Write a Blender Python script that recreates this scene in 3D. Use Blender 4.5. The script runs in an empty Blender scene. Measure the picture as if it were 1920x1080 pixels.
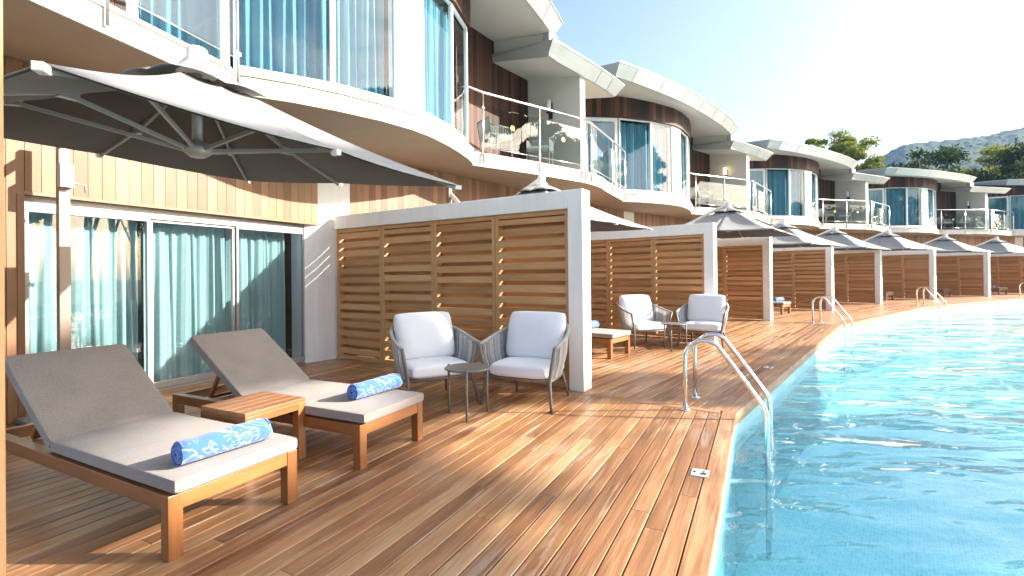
import bpy, math, random
from mathutils import Vector, Matrix
import numpy as np
random.seed(7)
R = math.radians
sc = bpy.context.scene
col = sc.collection
CX, CY = 45.1, -22.6            # centre of the crescent on which the whole resort is laid out
A1 = -51.2918                   # azimuth (deg, from +Y clockwise) of the first party wall
UNIT, HALF = 11.8, 5.9
H = 1.45

# ------------------------------------------------------------------ helpers
class MB:
    def __init__(s):
        s.v = []; s.f = []; s.uv = []; s.t = []; s.sm = []
    def face(s, idx, uv=None, t=0.5, sm=False):
        s.f.append(idx); s.uv.append(uv or [(0, 0)] * len(idx)); s.t.append(t); s.sm.append(sm)
    def hexa(s, p, t=None, L=None):
        """8 corners: bottom 4 (ccw) then top 4; the UV u axis runs along the longest edge"""
        b = len(s.v); s.v += [tuple(q) for q in p]
        t = random.random() if t is None else t
        P = [Vector(q) for q in p]
        ax = [(P[1] - P[0]), (P[3] - P[0]), (P[4] - P[0])]
        ln = [a.length for a in ax]; k = ln.index(max(ln)); d = ax[k].normalized() if ln[k] > 0 else Vector((1, 0, 0))
        ou, ov = random.random() * 40, random.random() * 40
        for fi in ((3, 2, 1, 0), (4, 5, 6, 7), (0, 1, 5, 4), (1, 2, 6, 5), (2, 3, 7, 6), (3, 0, 4, 7)):
            q = [P[i] for i in fi]
            n = (q[1] - q[0]).cross(q[2] - q[0])
            n = n.normalized() if n.length > 1e-12 else Vector((0, 0, 1))
            w = n.cross(d)
            if w.length < .3: uvs = [(ou + (c - P[0]).dot(ax[(k + 1) % 3].normalized()) * .2, ov + (c - P[0]).dot(ax[(k + 2) % 3].normalized())) for c in q]
            else:
                w.normalize(); uvs = [(ou + (c - P[0]).dot(d), ov + (c - P[0]).dot(w)) for c in q]
            s.face([b + i for i in fi], uvs, t)
    def box(s, x0, x1, y0, y1, z0, z1, t=None):
        s.hexa([(x0, y0, z0), (x1, y0, z0), (x1, y1, z0), (x0, y1, z0), (x0, y0, z1), (x1, y0, z1), (x1, y1, z1), (x0, y1, z1)], t)
    def obox(s, c, ex, ey, ez, t=None):
        c = Vector(c); ex = Vector(ex) / 2; ey = Vector(ey) / 2; ez = Vector(ez) / 2
        s.hexa([c - ex - ey - ez, c + ex - ey - ez, c + ex + ey - ez, c - ex + ey - ez, c - ex - ey + ez, c + ex - ey + ez, c + ex + ey + ez, c - ex + ey + ez], t)
    def bar(s, a, b, w, h, up=(0, 0, 1), t=None):
        a = Vector(a); b = Vector(b); d = b - a; up = Vector(up)
        side = d.cross(up)
        if side.length < 1e-6: side = Vector((1, 0, 0))
        side.normalize(); u2 = side.cross(d).normalized()
        s.obox((a + b) / 2, d, side * w, u2 * h, t)
    def prism(s, poly, z0, z1, t=None, zt=None, zb=None):
        """vertical prism over a ccw polygon; zt / zb optional per-vertex heights"""
        b = len(s.v); n = len(poly); t = random.random() if t is None else t
        for i, (x, y) in enumerate(poly): s.v.append((x, y, zb[i] if zb else z0))
        for i, (x, y) in enumerate(poly): s.v.append((x, y, zt[i] if zt else z1))
        s.face([b + i for i in reversed(range(n))], [poly[i] for i in reversed(range(n))], t)
        s.face([b + n + i for i in range(n)], [poly[i] for i in range(n)], t)
        l = 0
        for i in range(n):
            j = (i + 1) % n; e = math.dist(poly[i], poly[j])
            s.face([b + i, b + j, b + n + j, b + n + i], [(l, z0), (l + e, z0), (l + e, z1), (l, z1)], t); l += e
    def strip(s, outer, inner, z0, z1, t=.5):
        """band between two open polylines of equal length, extruded from z0 to z1 (values or lists)"""
        n = len(outer); zz = lambda z, i: z[i] if isinstance(z, (list, tuple)) else z
        for i in range(n - 1):
            a, b, c, d = outer[i], outer[i + 1], inner[i + 1], inner[i]
            s.hexa([(*a, zz(z0, i)), (*b, zz(z0, i + 1)), (*c, zz(z0, i + 1)), (*d, zz(z0, i)),
                    (*a, zz(z1, i)), (*b, zz(z1, i + 1)), (*c, zz(z1, i + 1)), (*d, zz(z1, i))], t)
    def tube(s, path, r, seg=8, cap=True, t=.5):
        path = [Vector(p) for p in path]; b = len(s.v); n = len(path)
        rr = r if isinstance(r, (list, tuple)) else [r] * n
        prev = None
        for i, p in enumerate(path):
            d = (path[min(i + 1, n - 1)] - path[max(i - 1, 0)]).normalized()
            if prev is None:
                a = d.orthogonal().normalized()
            else:
                a = (prev - d * prev.dot(d))
                a = a.normalized() if a.length > 1e-6 else d.orthogonal().normalized()
            prev = a; c = d.cross(a)
            for k in range(seg):
                an = 2 * math.pi * k / seg
                s.v.append(tuple(p + (a * math.cos(an) + c * math.sin(an)) * rr[i]))
        l = 0
        for i in range(n - 1):
            e = (path[i + 1] - path[i]).length
            for k in range(seg):
                k2 = (k + 1) % seg
                s.face([b + i * seg + k, b + i * seg + k2, b + (i + 1) * seg + k2, b + (i + 1) * seg + k],
                       [(l, k / seg * .2), (l, (k + 1) / seg * .2), (l + e, (k + 1) / seg * .2), (l + e, k / seg * .2)], t, True)
            l += e
        if cap:
            s.face([b + k for k in reversed(range(seg))], None, t); s.face([b + (n - 1) * seg + k for k in range(seg)], None, t)
    def cyl(s, a, b, r, seg=16, r2=None, t=.5):
        s.tube([a, b], [r, r if r2 is None else r2], seg, True, t)
    def grid(s, fn, nu, nv, t=.5, sm=True, closeu=False, uvs=(1, 1)):
        b = len(s.v)
        for i in range(nu + (0 if closeu else 1)):
            for j in range(nv + 1): s.v.append(tuple(fn(i / nu, j / nv)))
        m = nu if closeu else nu + 1
        for i in range(nu):
            i2 = (i + 1) % m
            for j in range(nv):
                s.face([b + i * (nv + 1) + j, b + i2 * (nv + 1) + j, b + i2 * (nv + 1) + j + 1, b + i * (nv + 1) + j + 1],
                       [(i / nu * uvs[0], j / nv * uvs[1]), ((i + 1) / nu * uvs[0], j / nv * uvs[1]), ((i + 1) / nu * uvs[0], (j + 1) / nv * uvs[1]), (i / nu * uvs[0], (j + 1) / nv * uvs[1])], t, sm)
    def cushion(s, c, sx, sy, sz, ex=(1, 0, 0), ey=(0, 1, 0), ez=(0, 0, 1), boxy=.3, n=22, puff=.2, wr=.004, seed=0, t=.5, corner=.06):
        """soft pad: two sheets meeting in a seam, boxy rounded sides, gently domed, a few wrinkles"""
        rnd = random.Random(seed); ph = [rnd.uniform(0, 6.28) for _ in range(8)]
        ex, ey, ez, c = Vector(ex), Vector(ey), Vector(ez), Vector(c)
        sp = lambda q: math.sin(math.pi / 2 * math.sin(math.pi / 2 * (2 * q - 1)))
        for sg in (1, -1):
            def fn(u, v, sg=sg):
                x, y = sp(u), sp(v)
                k = max(0, 1 - abs(x) ** 5) * max(0, 1 - abs(y) ** 5)
                z = (1 - puff) * k ** boxy + puff * (1 - x * x) * (1 - y * y)
                bulge = 1 - corner * (x * x * y * y) ** 2
                edge = (abs(x) ** 6 + abs(y) ** 6) * .5
                w = wr * k * (.5 * math.sin(4 * x + ph[0] + 2 * y) + math.sin(3 * y + ph[1] - 2.2 * x) * .5 + edge * 1.6 * (math.sin(16 * y + ph[2]) * abs(x) ** 3 + math.sin(15 * x + ph[3]) * abs(y) ** 3))
                return c + ex * (x * bulge * sx / 2) + ey * (y * bulge * sy / 2) + ez * (sg * (z * sz / 2 + w))
            b0 = len(s.f); s.grid(fn, n * 2, n * 2, t, True, False, (sx, sy))
            if sg < 0:
                for q in range(b0, len(s.f)): s.f[q] = s.f[q][::-1]; s.uv[q] = s.uv[q][::-1]
    def build(s, name, mat, parent=None, smooth=None, bevel=0, loc=None):
        me = bpy.data.meshes.new(name); me.from_pydata(s.v, [], s.f)
        uvl = me.uv_layers.new(name='UVMap')
        uvl.data.foreach_set('uv', [c for f in s.uv for p in f for c in p])
        at = me.attributes.new('tint', 'FLOAT', 'FACE'); at.data.foreach_set('value', s.t)
        me.polygons.foreach_set('use_smooth', [bool(x) if smooth is None else smooth for x in s.sm])
        me.materials.append(mat); me.update()
        o = bpy.data.objects.new(name, me); col.objects.link(o)
        if parent: o.parent = parent
        if loc: o.location = loc
        if bevel:
            m = o.modifiers.new('bevel', 'BEVEL'); m.width = bevel; m.segments = 2; m.limit_method = 'ANGLE'; m.angle_limit = R(40)
        return o

def empty(name, loc, rz=0, label=None, cat=None, group=None):
    o = bpy.data.objects.new(name, None); col.objects.link(o); o.empty_display_size = .2
    o.location = loc; o.rotation_euler = (0, 0, rz)
    tag(o, label, cat, group); return o
def tag(o, label=None, cat=None, group=None, kind=None):
    if label: o['label'] = label
    if cat: o['category'] = cat
    if group: o['group'] = group
    if kind: o['kind'] = kind
    return o
def dup(root, loc, rz, label, name=None):
    r = root.copy(); col.objects.link(r); r.location = loc; r.rotation_euler = (0, 0, rz); r['label'] = label
    def rec(src, dst):
        for ch in list(src.children):
            c = ch.copy(); col.objects.link(c); c.parent = dst; rec(ch, c)
    rec(root, r); return r
def world(phi, r, z=0):
    a = R(A1 + phi); return Vector((CX + r * math.sin(a), CY + r * math.cos(a), z))
def tang(phi):                  # azimuth angle (rad) of the tangent at phi, and of outward radial
    return R(A1 + phi)

# ------------------------------------------------------------------ materials
MATS = {}
def nodes(name):
    m = bpy.data.materials.new(name); m.use_nodes = True; nt = m.node_tree; nt.nodes.clear()
    out = nt.nodes.new('ShaderNodeOutputMaterial'); MATS[name] = m
    return m, nt, out
def N(nt, typ, **kw):
    n = nt.nodes.new(typ)
    for k, v in kw.items():
        if k.startswith('i_'):
            key = k[2:]; key = int(key) if key.isdigit() else key.replace('_', ' ')
            n.inputs[key].default_value = v
        else: setattr(n, k, v)
    return n
def ramp(nt, fac, stops):
    r = nt.nodes.new('ShaderNodeValToRGB'); e = r.color_ramp.elements
    while len(e) < len(stops): e.new(.5)
    for i, (p, c) in enumerate(stops): e[i].position = p; e[i].color = (*c, 1)
    nt.links.new(fac, r.inputs[0]); return r.outputs[0]
def math_(nt, op, a, b=None, c=None):
    n = nt.nodes.new('ShaderNodeMath'); n.operation = op
    for i, x in enumerate((a, b, c)):
        if x is None: continue
        if isinstance(x, (int, float)): n.inputs[i].default_value = x
        else: nt.links.new(x, n.inputs[i])
    return n.outputs[0]
def mixc(nt, fac, a, b, mode='MIX'):
    n = nt.nodes.new('ShaderNodeMix'); n.data_type = 'RGBA'; n.blend_type = mode
    for i, x in ((0, fac), (6, a), (7, b)):
        if isinstance(x, (int, float)): n.inputs[i].default_value = x
        elif isinstance(x, tuple): n.inputs[i].default_value = (*x, 1)
        else: nt.links.new(x, n.inputs[i])
    return n.outputs[2]
def principled(nt, out, **kw):
    p = N(nt, 'ShaderNodeBsdfPrincipled', **kw); nt.links.new(p.outputs[0], out.inputs[0]); return p
def bump(nt, p, h, strength=.3, dist=.01):
    b = N(nt, 'ShaderNodeBump', i_Strength=strength, i_Distance=dist)
    nt.links.new(h, b.inputs['Height']); nt.links.new(b.outputs[0], p.inputs['Normal']); return b

def wood(name, c_lo, c_mid, c_hi, rough=.45, coat=0, spread=.55, grain=1.0, su=1.0, hue=0):
    m, nt, out = nodes(name)
    uv = N(nt, 'ShaderNodeUVMap'); at = N(nt, 'ShaderNodeAttribute', attribute_name='tint')
    mp = N(nt, 'ShaderNodeMapping'); nt.links.new(uv.outputs[0], mp.inputs[0]); mp.inputs['Scale'].default_value = (1.1 * su, 22, 1)
    n1 = N(nt, 'ShaderNodeTexNoise', i_Scale=1.6, i_Detail=6.0, i_Roughness=.62, i_Distortion=.6); nt.links.new(mp.outputs[0], n1.inputs[0])
    mp2 = N(nt, 'ShaderNodeMapping'); nt.links.new(uv.outputs[0], mp2.inputs[0]); mp2.inputs['Scale'].default_value = (3.0 * su, 160, 1)
    n2 = N(nt, 'ShaderNodeTexNoise', i_Scale=1.0, i_Detail=3.0); nt.links.new(mp2.outputs[0], n2.inputs[0])
    mp3 = N(nt, 'ShaderNodeMapping'); nt.links.new(uv.outputs[0], mp3.inputs[0]); mp3.inputs['Scale'].default_value = (.9 * su, 4.5, 1)
    n3 = N(nt, 'ShaderNodeTexNoise', i_Scale=1.0, i_Detail=3.0, i_Distortion=1.2); nt.links.new(mp3.outputs[0], n3.inputs[0])
    f = math_(nt, 'MULTIPLY_ADD', n1.outputs[0], .85 * grain, math_(nt, 'MULTIPLY', n2.outputs[0], .22 * grain))
    f = math_(nt, 'ADD', f, math_(nt, 'MULTIPLY_ADD', n3.outputs[0], .5 * grain, -.28 * grain))
    f = math_(nt, 'ADD', f, math_(nt, 'MULTIPLY_ADD', at.outputs['Fac'], spread, -.5 * spread - .535 * grain + .5))
    cr = ramp(nt, f, [(.12, c_lo), (.5, c_mid), (.88, c_hi)])
    p = principled(nt, out, i_Roughness=rough)
    nt.links.new(cr, p.inputs['Base Color'])
    if coat: p.inputs['Coat Weight'].default_value = coat; p.inputs['Coat Roughness'].default_value = .25
    rr = math_(nt, 'MULTIPLY_ADD', n1.outputs[0], .25, rough - .12); nt.links.new(rr, p.inputs['Roughness'])
    bump(nt, p, n2.outputs[0], .25, .002)
    return m

def deck_wood():
    m = wood('deck_hardwood', (.12, .046, .016), (.31, .146, .060), (.53, .325, .160), .38, 0, .40, 1.0)
    nt = m.node_tree; p = next(n for n in nt.nodes if n.type == 'BSDF_PRINCIPLED')
    # sun-bleached, greyish areas of worn oil with shapes of their own
    g = N(nt, 'ShaderNodeNewGeometry'); mp = N(nt, 'ShaderNodeMapping'); nt.links.new(g.outputs['Position'], mp.inputs[0]); mp.inputs['Scale'].default_value = (.9, .9, .9)
    n = N(nt, 'ShaderNodeTexNoise', i_Scale=.8, i_Detail=5.0, i_Roughness=.6); nt.links.new(mp.outputs[0], n.inputs[0])
    uv = N(nt, 'ShaderNodeUVMap'); mp2 = N(nt, 'ShaderNodeMapping'); nt.links.new(uv.outputs[0], mp2.inputs[0]); mp2.inputs['Scale'].default_value = (1.2, 16, 1)
    n2 = N(nt, 'ShaderNodeTexNoise', i_Scale=1.3, i_Detail=5.0, i_Distortion=1.0); nt.links.new(mp2.outputs[0], n2.inputs[0])
    f = math_(nt, 'MULTIPLY', math_(nt, 'ADD', n.outputs[0], n2.outputs[0]), 1)
    f = math_(nt, 'MULTIPLY_ADD', f, 3.2, -3.35); f = math_(nt, 'MINIMUM', math_(nt, 'MAXIMUM', f, 0), .55)
    src = p.inputs['Base Color'].links[0].from_socket
    c = mixc(nt, f, src, (.44, .34, .25)); nt.links.new(c, p.inputs['Base Color'])
    return m

def plain(name, c, rough=.6, noise=.06, scale=3, metal=0, bstr=0, bscale=80, spec=.5, streak=0):
    m, nt, out = nodes(name); p = principled(nt, out, i_Roughness=rough, i_Metallic=metal)
    p.inputs['Specular IOR Level'].default_value = spec
    tc = N(nt, 'ShaderNodeNewGeometry')
    n = N(nt, 'ShaderNodeTexNoise', i_Scale=scale, i_Detail=5.0, i_Roughness=.6); nt.links.new(tc.outputs['Position'], n.inputs[0])
    lo = tuple(x * (1 - noise) for x in c); hi = tuple(min(1, x * (1 + noise)) for x in c)
    nt.links.new(ramp(nt, n.outputs[0], [(.3, lo), (.7, hi)]), p.inputs['Base Color'])
    if streak:                          # rain streaks and grime
        mp = N(nt, 'ShaderNodeMapping'); nt.links.new(tc.outputs['Position'], mp.inputs[0]); mp.inputs['Scale'].default_value = (5, 5, .35)
        n3 = N(nt, 'ShaderNodeTexNoise', i_Scale=1.0, i_Detail=6.0, i_Roughness=.65); nt.links.new(mp.outputs[0], n3.inputs[0])
        f3 = math_(nt, 'MINIMUM', math_(nt, 'MAXIMUM', math_(nt, 'MULTIPLY_ADD', n3.outputs[0], 3.0, -1.45), 0), 1)
        src = p.inputs['Base Color'].links[0].from_socket
        nt.links.new(mixc(nt, math_(nt, 'MULTIPLY', f3, streak), src, tuple(x * y for x, y in zip(c, (.72, .69, .64)))), p.inputs['Base Color'])
    if bstr:
        nb = N(nt, 'ShaderNodeTexNoise', i_Scale=bscale, i_Detail=4.0); nt.links.new(tc.outputs['Position'], nb.inputs[0])
        bump(nt, p, nb.outputs[0], bstr, .004)
    return m

def fabric(name, c1, c2, scale=260, rough=.9, transl=0, weave=.35):
    m, nt, out = nodes(name)
    tc = N(nt, 'ShaderNodeTexCoord')
    n = N(nt, 'ShaderNodeTexNoise', i_Scale=scale, i_Detail=2.0); nt.links.new(tc.outputs['Object'], n.inputs[0])
    n2 = N(nt, 'ShaderNodeTexNoise', i_Scale=4.0, i_Detail=4.0); nt.links.new(tc.outputs['Object'], n2.inputs[0])
    f = math_(nt, 'ADD', math_(nt, 'MULTIPLY', n.outputs[0], .8), math_(nt, 'MULTIPLY', n2.outputs[0], .2))
    c = ramp(nt, f, [(.36, c1), (.64, c2)])
    p = N(nt, 'ShaderNodeBsdfPrincipled', i_Roughness=rough); p.inputs['Specular IOR Level'].default_value = .2
    p.inputs['Sheen Weight'].default_value = .15
    nt.links.new(c, p.inputs['Base Color']); bump(nt, p, n.outputs[0], weave, .002)
    if transl:
        tr = N(nt, 'ShaderNodeBsdfTranslucent'); nt.links.new(c, tr.inputs[0]); mx = N(nt, 'ShaderNodeMixShader', i_Fac=transl)
        nt.links.new(p.outputs[0], mx.inputs[1]); nt.links.new(tr.outputs[0], mx.inputs[2]); nt.links.new(mx.outputs[0], out.inputs[0])
    else: nt.links.new(p.outputs[0], out.inputs[0])
    return m

def schlick(nt, f0, normal=None):
    """two-sided Fresnel reflectance of a thin sheet, the same from inside and outside"""
    g = N(nt, 'ShaderNodeNewGeometry'); d = N(nt, 'ShaderNodeVectorMath', operation='DOT_PRODUCT')
    nt.links.new(normal if normal else g.outputs['Normal'], d.inputs[0]); nt.links.new(g.outputs['Incoming'], d.inputs[1])
    c = math_(nt, 'SUBTRACT', 1.0, math_(nt, 'MINIMUM', math_(nt, 'ABSOLUTE', d.outputs['Value']), 1.0))
    return math_(nt, 'MULTIPLY_ADD', math_(nt, 'POWER', c, 5.0), 1 - f0, f0)
def glass(name, tint=(.86, .95, .95), ior=1.75, rough=0.0, wob=0):
    m, nt, out = nodes(name)
    tr = N(nt, 'ShaderNodeBsdfTransparent'); tr.inputs[0].default_value = (*tint, 1)
    gl = N(nt, 'ShaderNodeBsdfGlossy', i_Roughness=rough); gl.inputs[0].default_value = (1, 1, 1, 1)
    fr = schlick(nt, ((ior - 1) / (ior + 1)) ** 2 * 1.1); mx = N(nt, 'ShaderNodeMixShader')
    nt.links.new(fr, mx.inputs[0]); nt.links.new(tr.outputs[0], mx.inputs[1]); nt.links.new(gl.outputs[0], mx.inputs[2]); nt.links.new(mx.outputs[0], out.inputs[0])
    if wob:
        g = N(nt, 'ShaderNodeNewGeometry'); n = N(nt, 'ShaderNodeTexNoise', i_Scale=.7, i_Detail=1.0); nt.links.new(g.outputs['Position'], n.inputs[0])
        b = N(nt, 'ShaderNodeBump', i_Strength=wob, i_Distance=.02); nt.links.new(n.outputs[0], b.inputs['Height']); nt.links.new(b.outputs[0], gl.inputs['Normal'])
    return m

M_deck = deck_wood()
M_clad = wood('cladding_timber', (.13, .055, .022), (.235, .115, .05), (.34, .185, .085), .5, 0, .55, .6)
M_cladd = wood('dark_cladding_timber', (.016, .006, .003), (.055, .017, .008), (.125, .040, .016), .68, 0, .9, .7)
M_slat = wood('louvre_timber', (.30, .145, .05), (.47, .255, .105), (.60, .36, .17), .5, 0, .5, .75)
M_teak = wood('teak', (.15, .052, .014), (.28, .108, .030), (.40, .18, .058), .4, .12, .35, .8)
M_white = plain('white_render', (.78, .765, .74), .75, .03, 2, 0, .25, 130, streak=.45)
M_wallp = plain('warm_white_paint', (.56, .53, .48), .7, .03, 2, 0, .15, 90)
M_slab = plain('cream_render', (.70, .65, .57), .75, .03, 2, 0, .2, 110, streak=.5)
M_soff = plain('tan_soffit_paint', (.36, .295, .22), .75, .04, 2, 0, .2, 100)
M_roof = plain('zinc_panel', (.33, .33, .315), .42, .12, .9, .25)
M_alu = plain('white_aluminium', (.78, .77, .74), .35, .02, 4)
M_alug = plain('grey_aluminium', (.34, .33, .31), .35, .03, 4, .3)
M_steel = plain('polished_steel', (.78, .78, .78), .12, .02, 6, 1)
M_steelb = plain('brushed_steel', (.72, .72, .72), .28, .03, 6, 1)
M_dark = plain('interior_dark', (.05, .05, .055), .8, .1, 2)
M_black = plain('black_bracket', (.02, .02, .02), .5, .1, 4)
M_pane = glass('window_glass', (.80, .90, .92), 1.75, 0, .06)
M_rail = glass('railing_glass', (.86, .91, .90), 1.6)
M_curt = fabric('teal_curtain', (.30, .43, .44), (.40, .54, .55), 120, .85, .25, .15)
M_curtb = fabric('blue_curtain', (.13, .31, .40), (.19, .40, .50), 120, .85, .25, .15)
M_pad = fabric('taupe_canvas', (.19, .168, .155), (.32, .29, .272), 230)
M_cush = fabric('pale_cushion_cloth', (.68, .69, .72), (.78, .79, .82), 240, .9, 0, .2)
M_canopy = fabric('grey_canopy_cloth', (.28, .272, .262), (.35, .34, .33), 150, .9, .06, .2)
M_rope = fabric('grey_rope', (.24, .23, .225), (.44, .425, .41), 170, .9, 0, .6)
def rope_mat():
    m, nt, out = nodes('woven_grey_rope'); p = principled(nt, out, i_Roughness=.9); at = N(nt, 'ShaderNodeAttribute', attribute_name='tint')
    tc = N(nt, 'ShaderNodeTexCoord'); n = N(nt, 'ShaderNodeTexNoise', i_Scale=90.0, i_Detail=2.0); nt.links.new(tc.outputs['Object'], n.inputs[0])
    f = math_(nt, 'ADD', math_(nt, 'MULTIPLY', at.outputs['Fac'], .6), math_(nt, 'MULTIPLY', n.outputs[0], .5))
    nt.links.new(ramp(nt, f, [(.2, (.17, .17, .166)), (.55, (.42, .415, .40)), (.9, (.66, .65, .63))]), p.inputs['Base Color']); bump(nt, p, n.outputs[0], .6, .003); return m
M_weave = rope_mat()
M_undershade = fabric('canopy_underside_shade', (.085, .072, .06), (.12, .105, .09), 150, .9, 0, .1)  # canopy cloth darkened: the shade of its underside put into the colour
M_frame = plain('taupe_powder_coat', (.15, .14, .125), .45, .05, 8)
M_ualu = plain('umbrella_arm_paint', (.40, .375, .345), .4, .03, 5, .2)
M_mast = plain('anodised_mast', (.27, .21, .175), .4, .03, 5, .4)
M_uwhite = plain('umbrella_white_paint', (.76, .74, .70), .45, .03, 5)
M_sign = plain('marker_ceramic', (.82, .82, .80), .3, .02, 5)
M_ink = plain('marker_ink', (.03, .03, .04), .5, .02, 5)
M_yel = plain('yellow_film', (.80, .66, .08), .5, .05, 5)

def towel_mat():
    m, nt, out = nodes('blue_damask_towel'); p = principled(nt, out, i_Roughness=.95); p.inputs['Sheen Weight'].default_value = .3
    uv = N(nt, 'ShaderNodeUVMap'); mp = N(nt, 'ShaderNodeMapping'); nt.links.new(uv.outputs[0], mp.inputs[0]); mp.inputs['Scale'].default_value = (10, 10, 1)
    n = N(nt, 'ShaderNodeTexNoise', i_Scale=.9, i_Detail=1.0, i_Distortion=2.6); nt.links.new(mp.outputs[0], n.inputs[0])
    b = math_(nt, 'ABSOLUTE', math_(nt, 'SUBTRACT', n.outputs[0], .53)); b = math_(nt, 'LESS_THAN', b, .035)
    v = N(nt, 'ShaderNodeTexVoronoi', i_Scale=.55); nt.links.new(mp.outputs[0], v.inputs[0]); b = math_(nt, 'MULTIPLY', b, math_(nt, 'LESS_THAN', v.outputs['Distance'], .80))
    nn = N(nt, 'ShaderNodeTexNoise', i_Scale=70.0); nt.links.new(mp.outputs[0], nn.inputs[0])
    base = ramp(nt, nn.outputs[0], [(.3, (.03, .095, .40)), (.7, (.06, .165, .54))])
    nt.links.new(mixc(nt, math_(nt, 'MULTIPLY', b, .8), base, (.30, .46, .82)), p.inputs['Base Color']); bump(nt, p, nn.outputs[0], .6, .004)
    return m
M_towel = towel_mat()

def mosaic(name, c1, c2, c3, cell=.035, grout=(.62, .80, .84)):
    m, nt, out = nodes(name); p = principled(nt, out, i_Roughness=.3)
    uv = N(nt, 'ShaderNodeUVMap')
    br = N(nt, 'ShaderNodeTexBrick', offset=0.0, i_Scale=1.0); br.inputs['Brick Width'].default_value = cell; br.inputs['Row Height'].default_value = cell
    br.inputs['Mortar Size'].default_value = cell * .06; br.inputs['Color1'].default_value = (0, 0, 0, 1); br.inputs['Color2'].default_value = (1, 1, 1, 1); br.inputs['Mortar'].default_value = (.5, .5, .5, 1)
    nt.links.new(uv.outputs[0], br.inputs[0])
    n = N(nt, 'ShaderNodeTexNoise', i_Scale=1.2, i_Detail=3.0); nt.links.new(uv.outputs[0], n.inputs[0])
    f = math_(nt, 'ADD', math_(nt, 'MULTIPLY', br.outputs['Color'], .6), math_(nt, 'MULTIPLY', n.outputs[0], .4))
    c = ramp(nt, f, [(.1, c1), (.5, c2), (.9, c3)])
    nt.links.new(mixc(nt, br.outputs['Fac'], c, grout), p.inputs['Base Color'])
    if cell > .04:                      # paler joints between the mosaic sheets
        b2 = N(nt, 'ShaderNodeTexBrick', offset=0.0, i_Scale=1.0); b2.inputs['Brick Width'].default_value = cell * 6; b2.inputs['Row Height'].default_value = cell * 6; b2.inputs['Mortar Size'].default_value = cell * .16; b2.inputs['Mortar Smooth'].default_value = .3
        nt.links.new(uv.outputs[0], b2.inputs[0]); src = p.inputs['Base Color'].links[0].from_socket
        nt.links.new(mixc(nt, math_(nt, 'MULTIPLY', b2.outputs['Fac'], .3), src, grout), p.inputs['Base Color'])
    return m
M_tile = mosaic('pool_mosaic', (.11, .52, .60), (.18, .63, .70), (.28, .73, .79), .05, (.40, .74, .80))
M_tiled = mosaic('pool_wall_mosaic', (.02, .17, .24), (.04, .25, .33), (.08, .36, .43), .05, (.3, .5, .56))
M_tilew = mosaic('pool_edge_mosaic', (.10, .36, .44), (.18, .47, .55), (.38, .66, .72), .026, (.6, .76, .8))

def water_mat():
    m, nt, out = nodes('pool_water')
    g = N(nt, 'ShaderNodeNewGeometry')
    mp = N(nt, 'ShaderNodeMapping'); nt.links.new(g.outputs['Position'], mp.inputs[0]); mp.inputs['Rotation'].default_value = (0, 0, R(20)); mp.inputs['Scale'].default_value = (.75, 1.5, 1)
    n1 = N(nt, 'ShaderNodeTexNoise', i_Scale=1.25, i_Detail=2.0, i_Distortion=.5, i_Roughness=.45); nt.links.new(mp.outputs[0], n1.inputs[0])
    n2 = N(nt, 'ShaderNodeTexNoise', i_Scale=4.5, i_Detail=2.0, i_Distortion=.3); nt.links.new(mp.outputs[0], n2.inputs[0])
    n0 = N(nt, 'ShaderNodeTexNoise', i_Scale=.5, i_Detail=1.0, i_Distortion=.8); nt.links.new(mp.outputs[0], n0.inputs[0])
    h = math_(nt, 'ADD', math_(nt, 'MULTIPLY_ADD', n0.outputs[0], 1.3, n1.outputs[0]), math_(nt, 'MULTIPLY', n2.outputs[0], .09))
    b = N(nt, 'ShaderNodeBump', i_Strength=1.0, i_Distance=.085); nt.links.new(h, b.inputs['Height'])
    fr = schlick(nt, .022, b.outputs[0])
    gl = N(nt, 'ShaderNodeBsdfGlossy', i_Roughness=.02); gl.inputs[0].default_value = (1, 1, 1, 1); nt.links.new(b.outputs[0], gl.inputs['Normal'])
    tr = N(nt, 'ShaderNodeBsdfTransparent'); tr.inputs[0].default_value = (.88, .98, 1, 1)
    rf = N(nt, 'ShaderNodeBsdfRefraction', i_IOR=1.33, i_Roughness=0.0); rf.inputs[0].default_value = (.88, .98, 1, 1); nt.links.new(b.outputs[0], rf.inputs['Normal'])
    m1 = N(nt, 'ShaderNodeMixShader', i_Fac=.30); nt.links.new(tr.outputs[0], m1.inputs[1]); nt.links.new(rf.outputs[0], m1.inputs[2])
    m2 = N(nt, 'ShaderNodeMixShader'); nt.links.new(fr, m2.inputs[0]); nt.links.new(m1.outputs[0], m2.inputs[1]); nt.links.new(gl.outputs[0], m2.inputs[2])
    nt.links.new(m2.outputs[0], out.inputs[0]); return m
M_water = water_mat()

def leaf_mat(name, lo, mid, hi):
    m, nt, out = nodes(name); at = N(nt, 'ShaderNodeAttribute', attribute_name='tint')
    c = ramp(nt, at.outputs['Fac'], [(0, lo), (.5, mid), (1, hi)])
    d = N(nt, 'ShaderNodeBsdfDiffuse'); t = N(nt, 'ShaderNodeBsdfTranslucent'); mx = N(nt, 'ShaderNodeMixShader', i_Fac=.3)
    nt.links.new(c, d.inputs[0]); nt.links.new(c, t.inputs[0]); nt.links.new(d.outputs[0], mx.inputs[1]); nt.links.new(t.outputs[0], mx.inputs[2]); nt.links.new(mx.outputs[0], out.inputs[0])
    return m
M_leaf = leaf_mat('pine_needles', (.06, .085, .015), (.24, .275, .045), (.44, .43, .09))
M_leafd = leaf_mat('dark_needles', (.015, .03, .012), (.04, .065, .02), (.08, .11, .035))
M_bark = plain('bark', (.16, .10, .065), .9, .3, 6, 0, .8, 20)
M_lampg = plain('lamp_opal_glass', (.85, .83, .78), .3, .01, 4)
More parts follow.
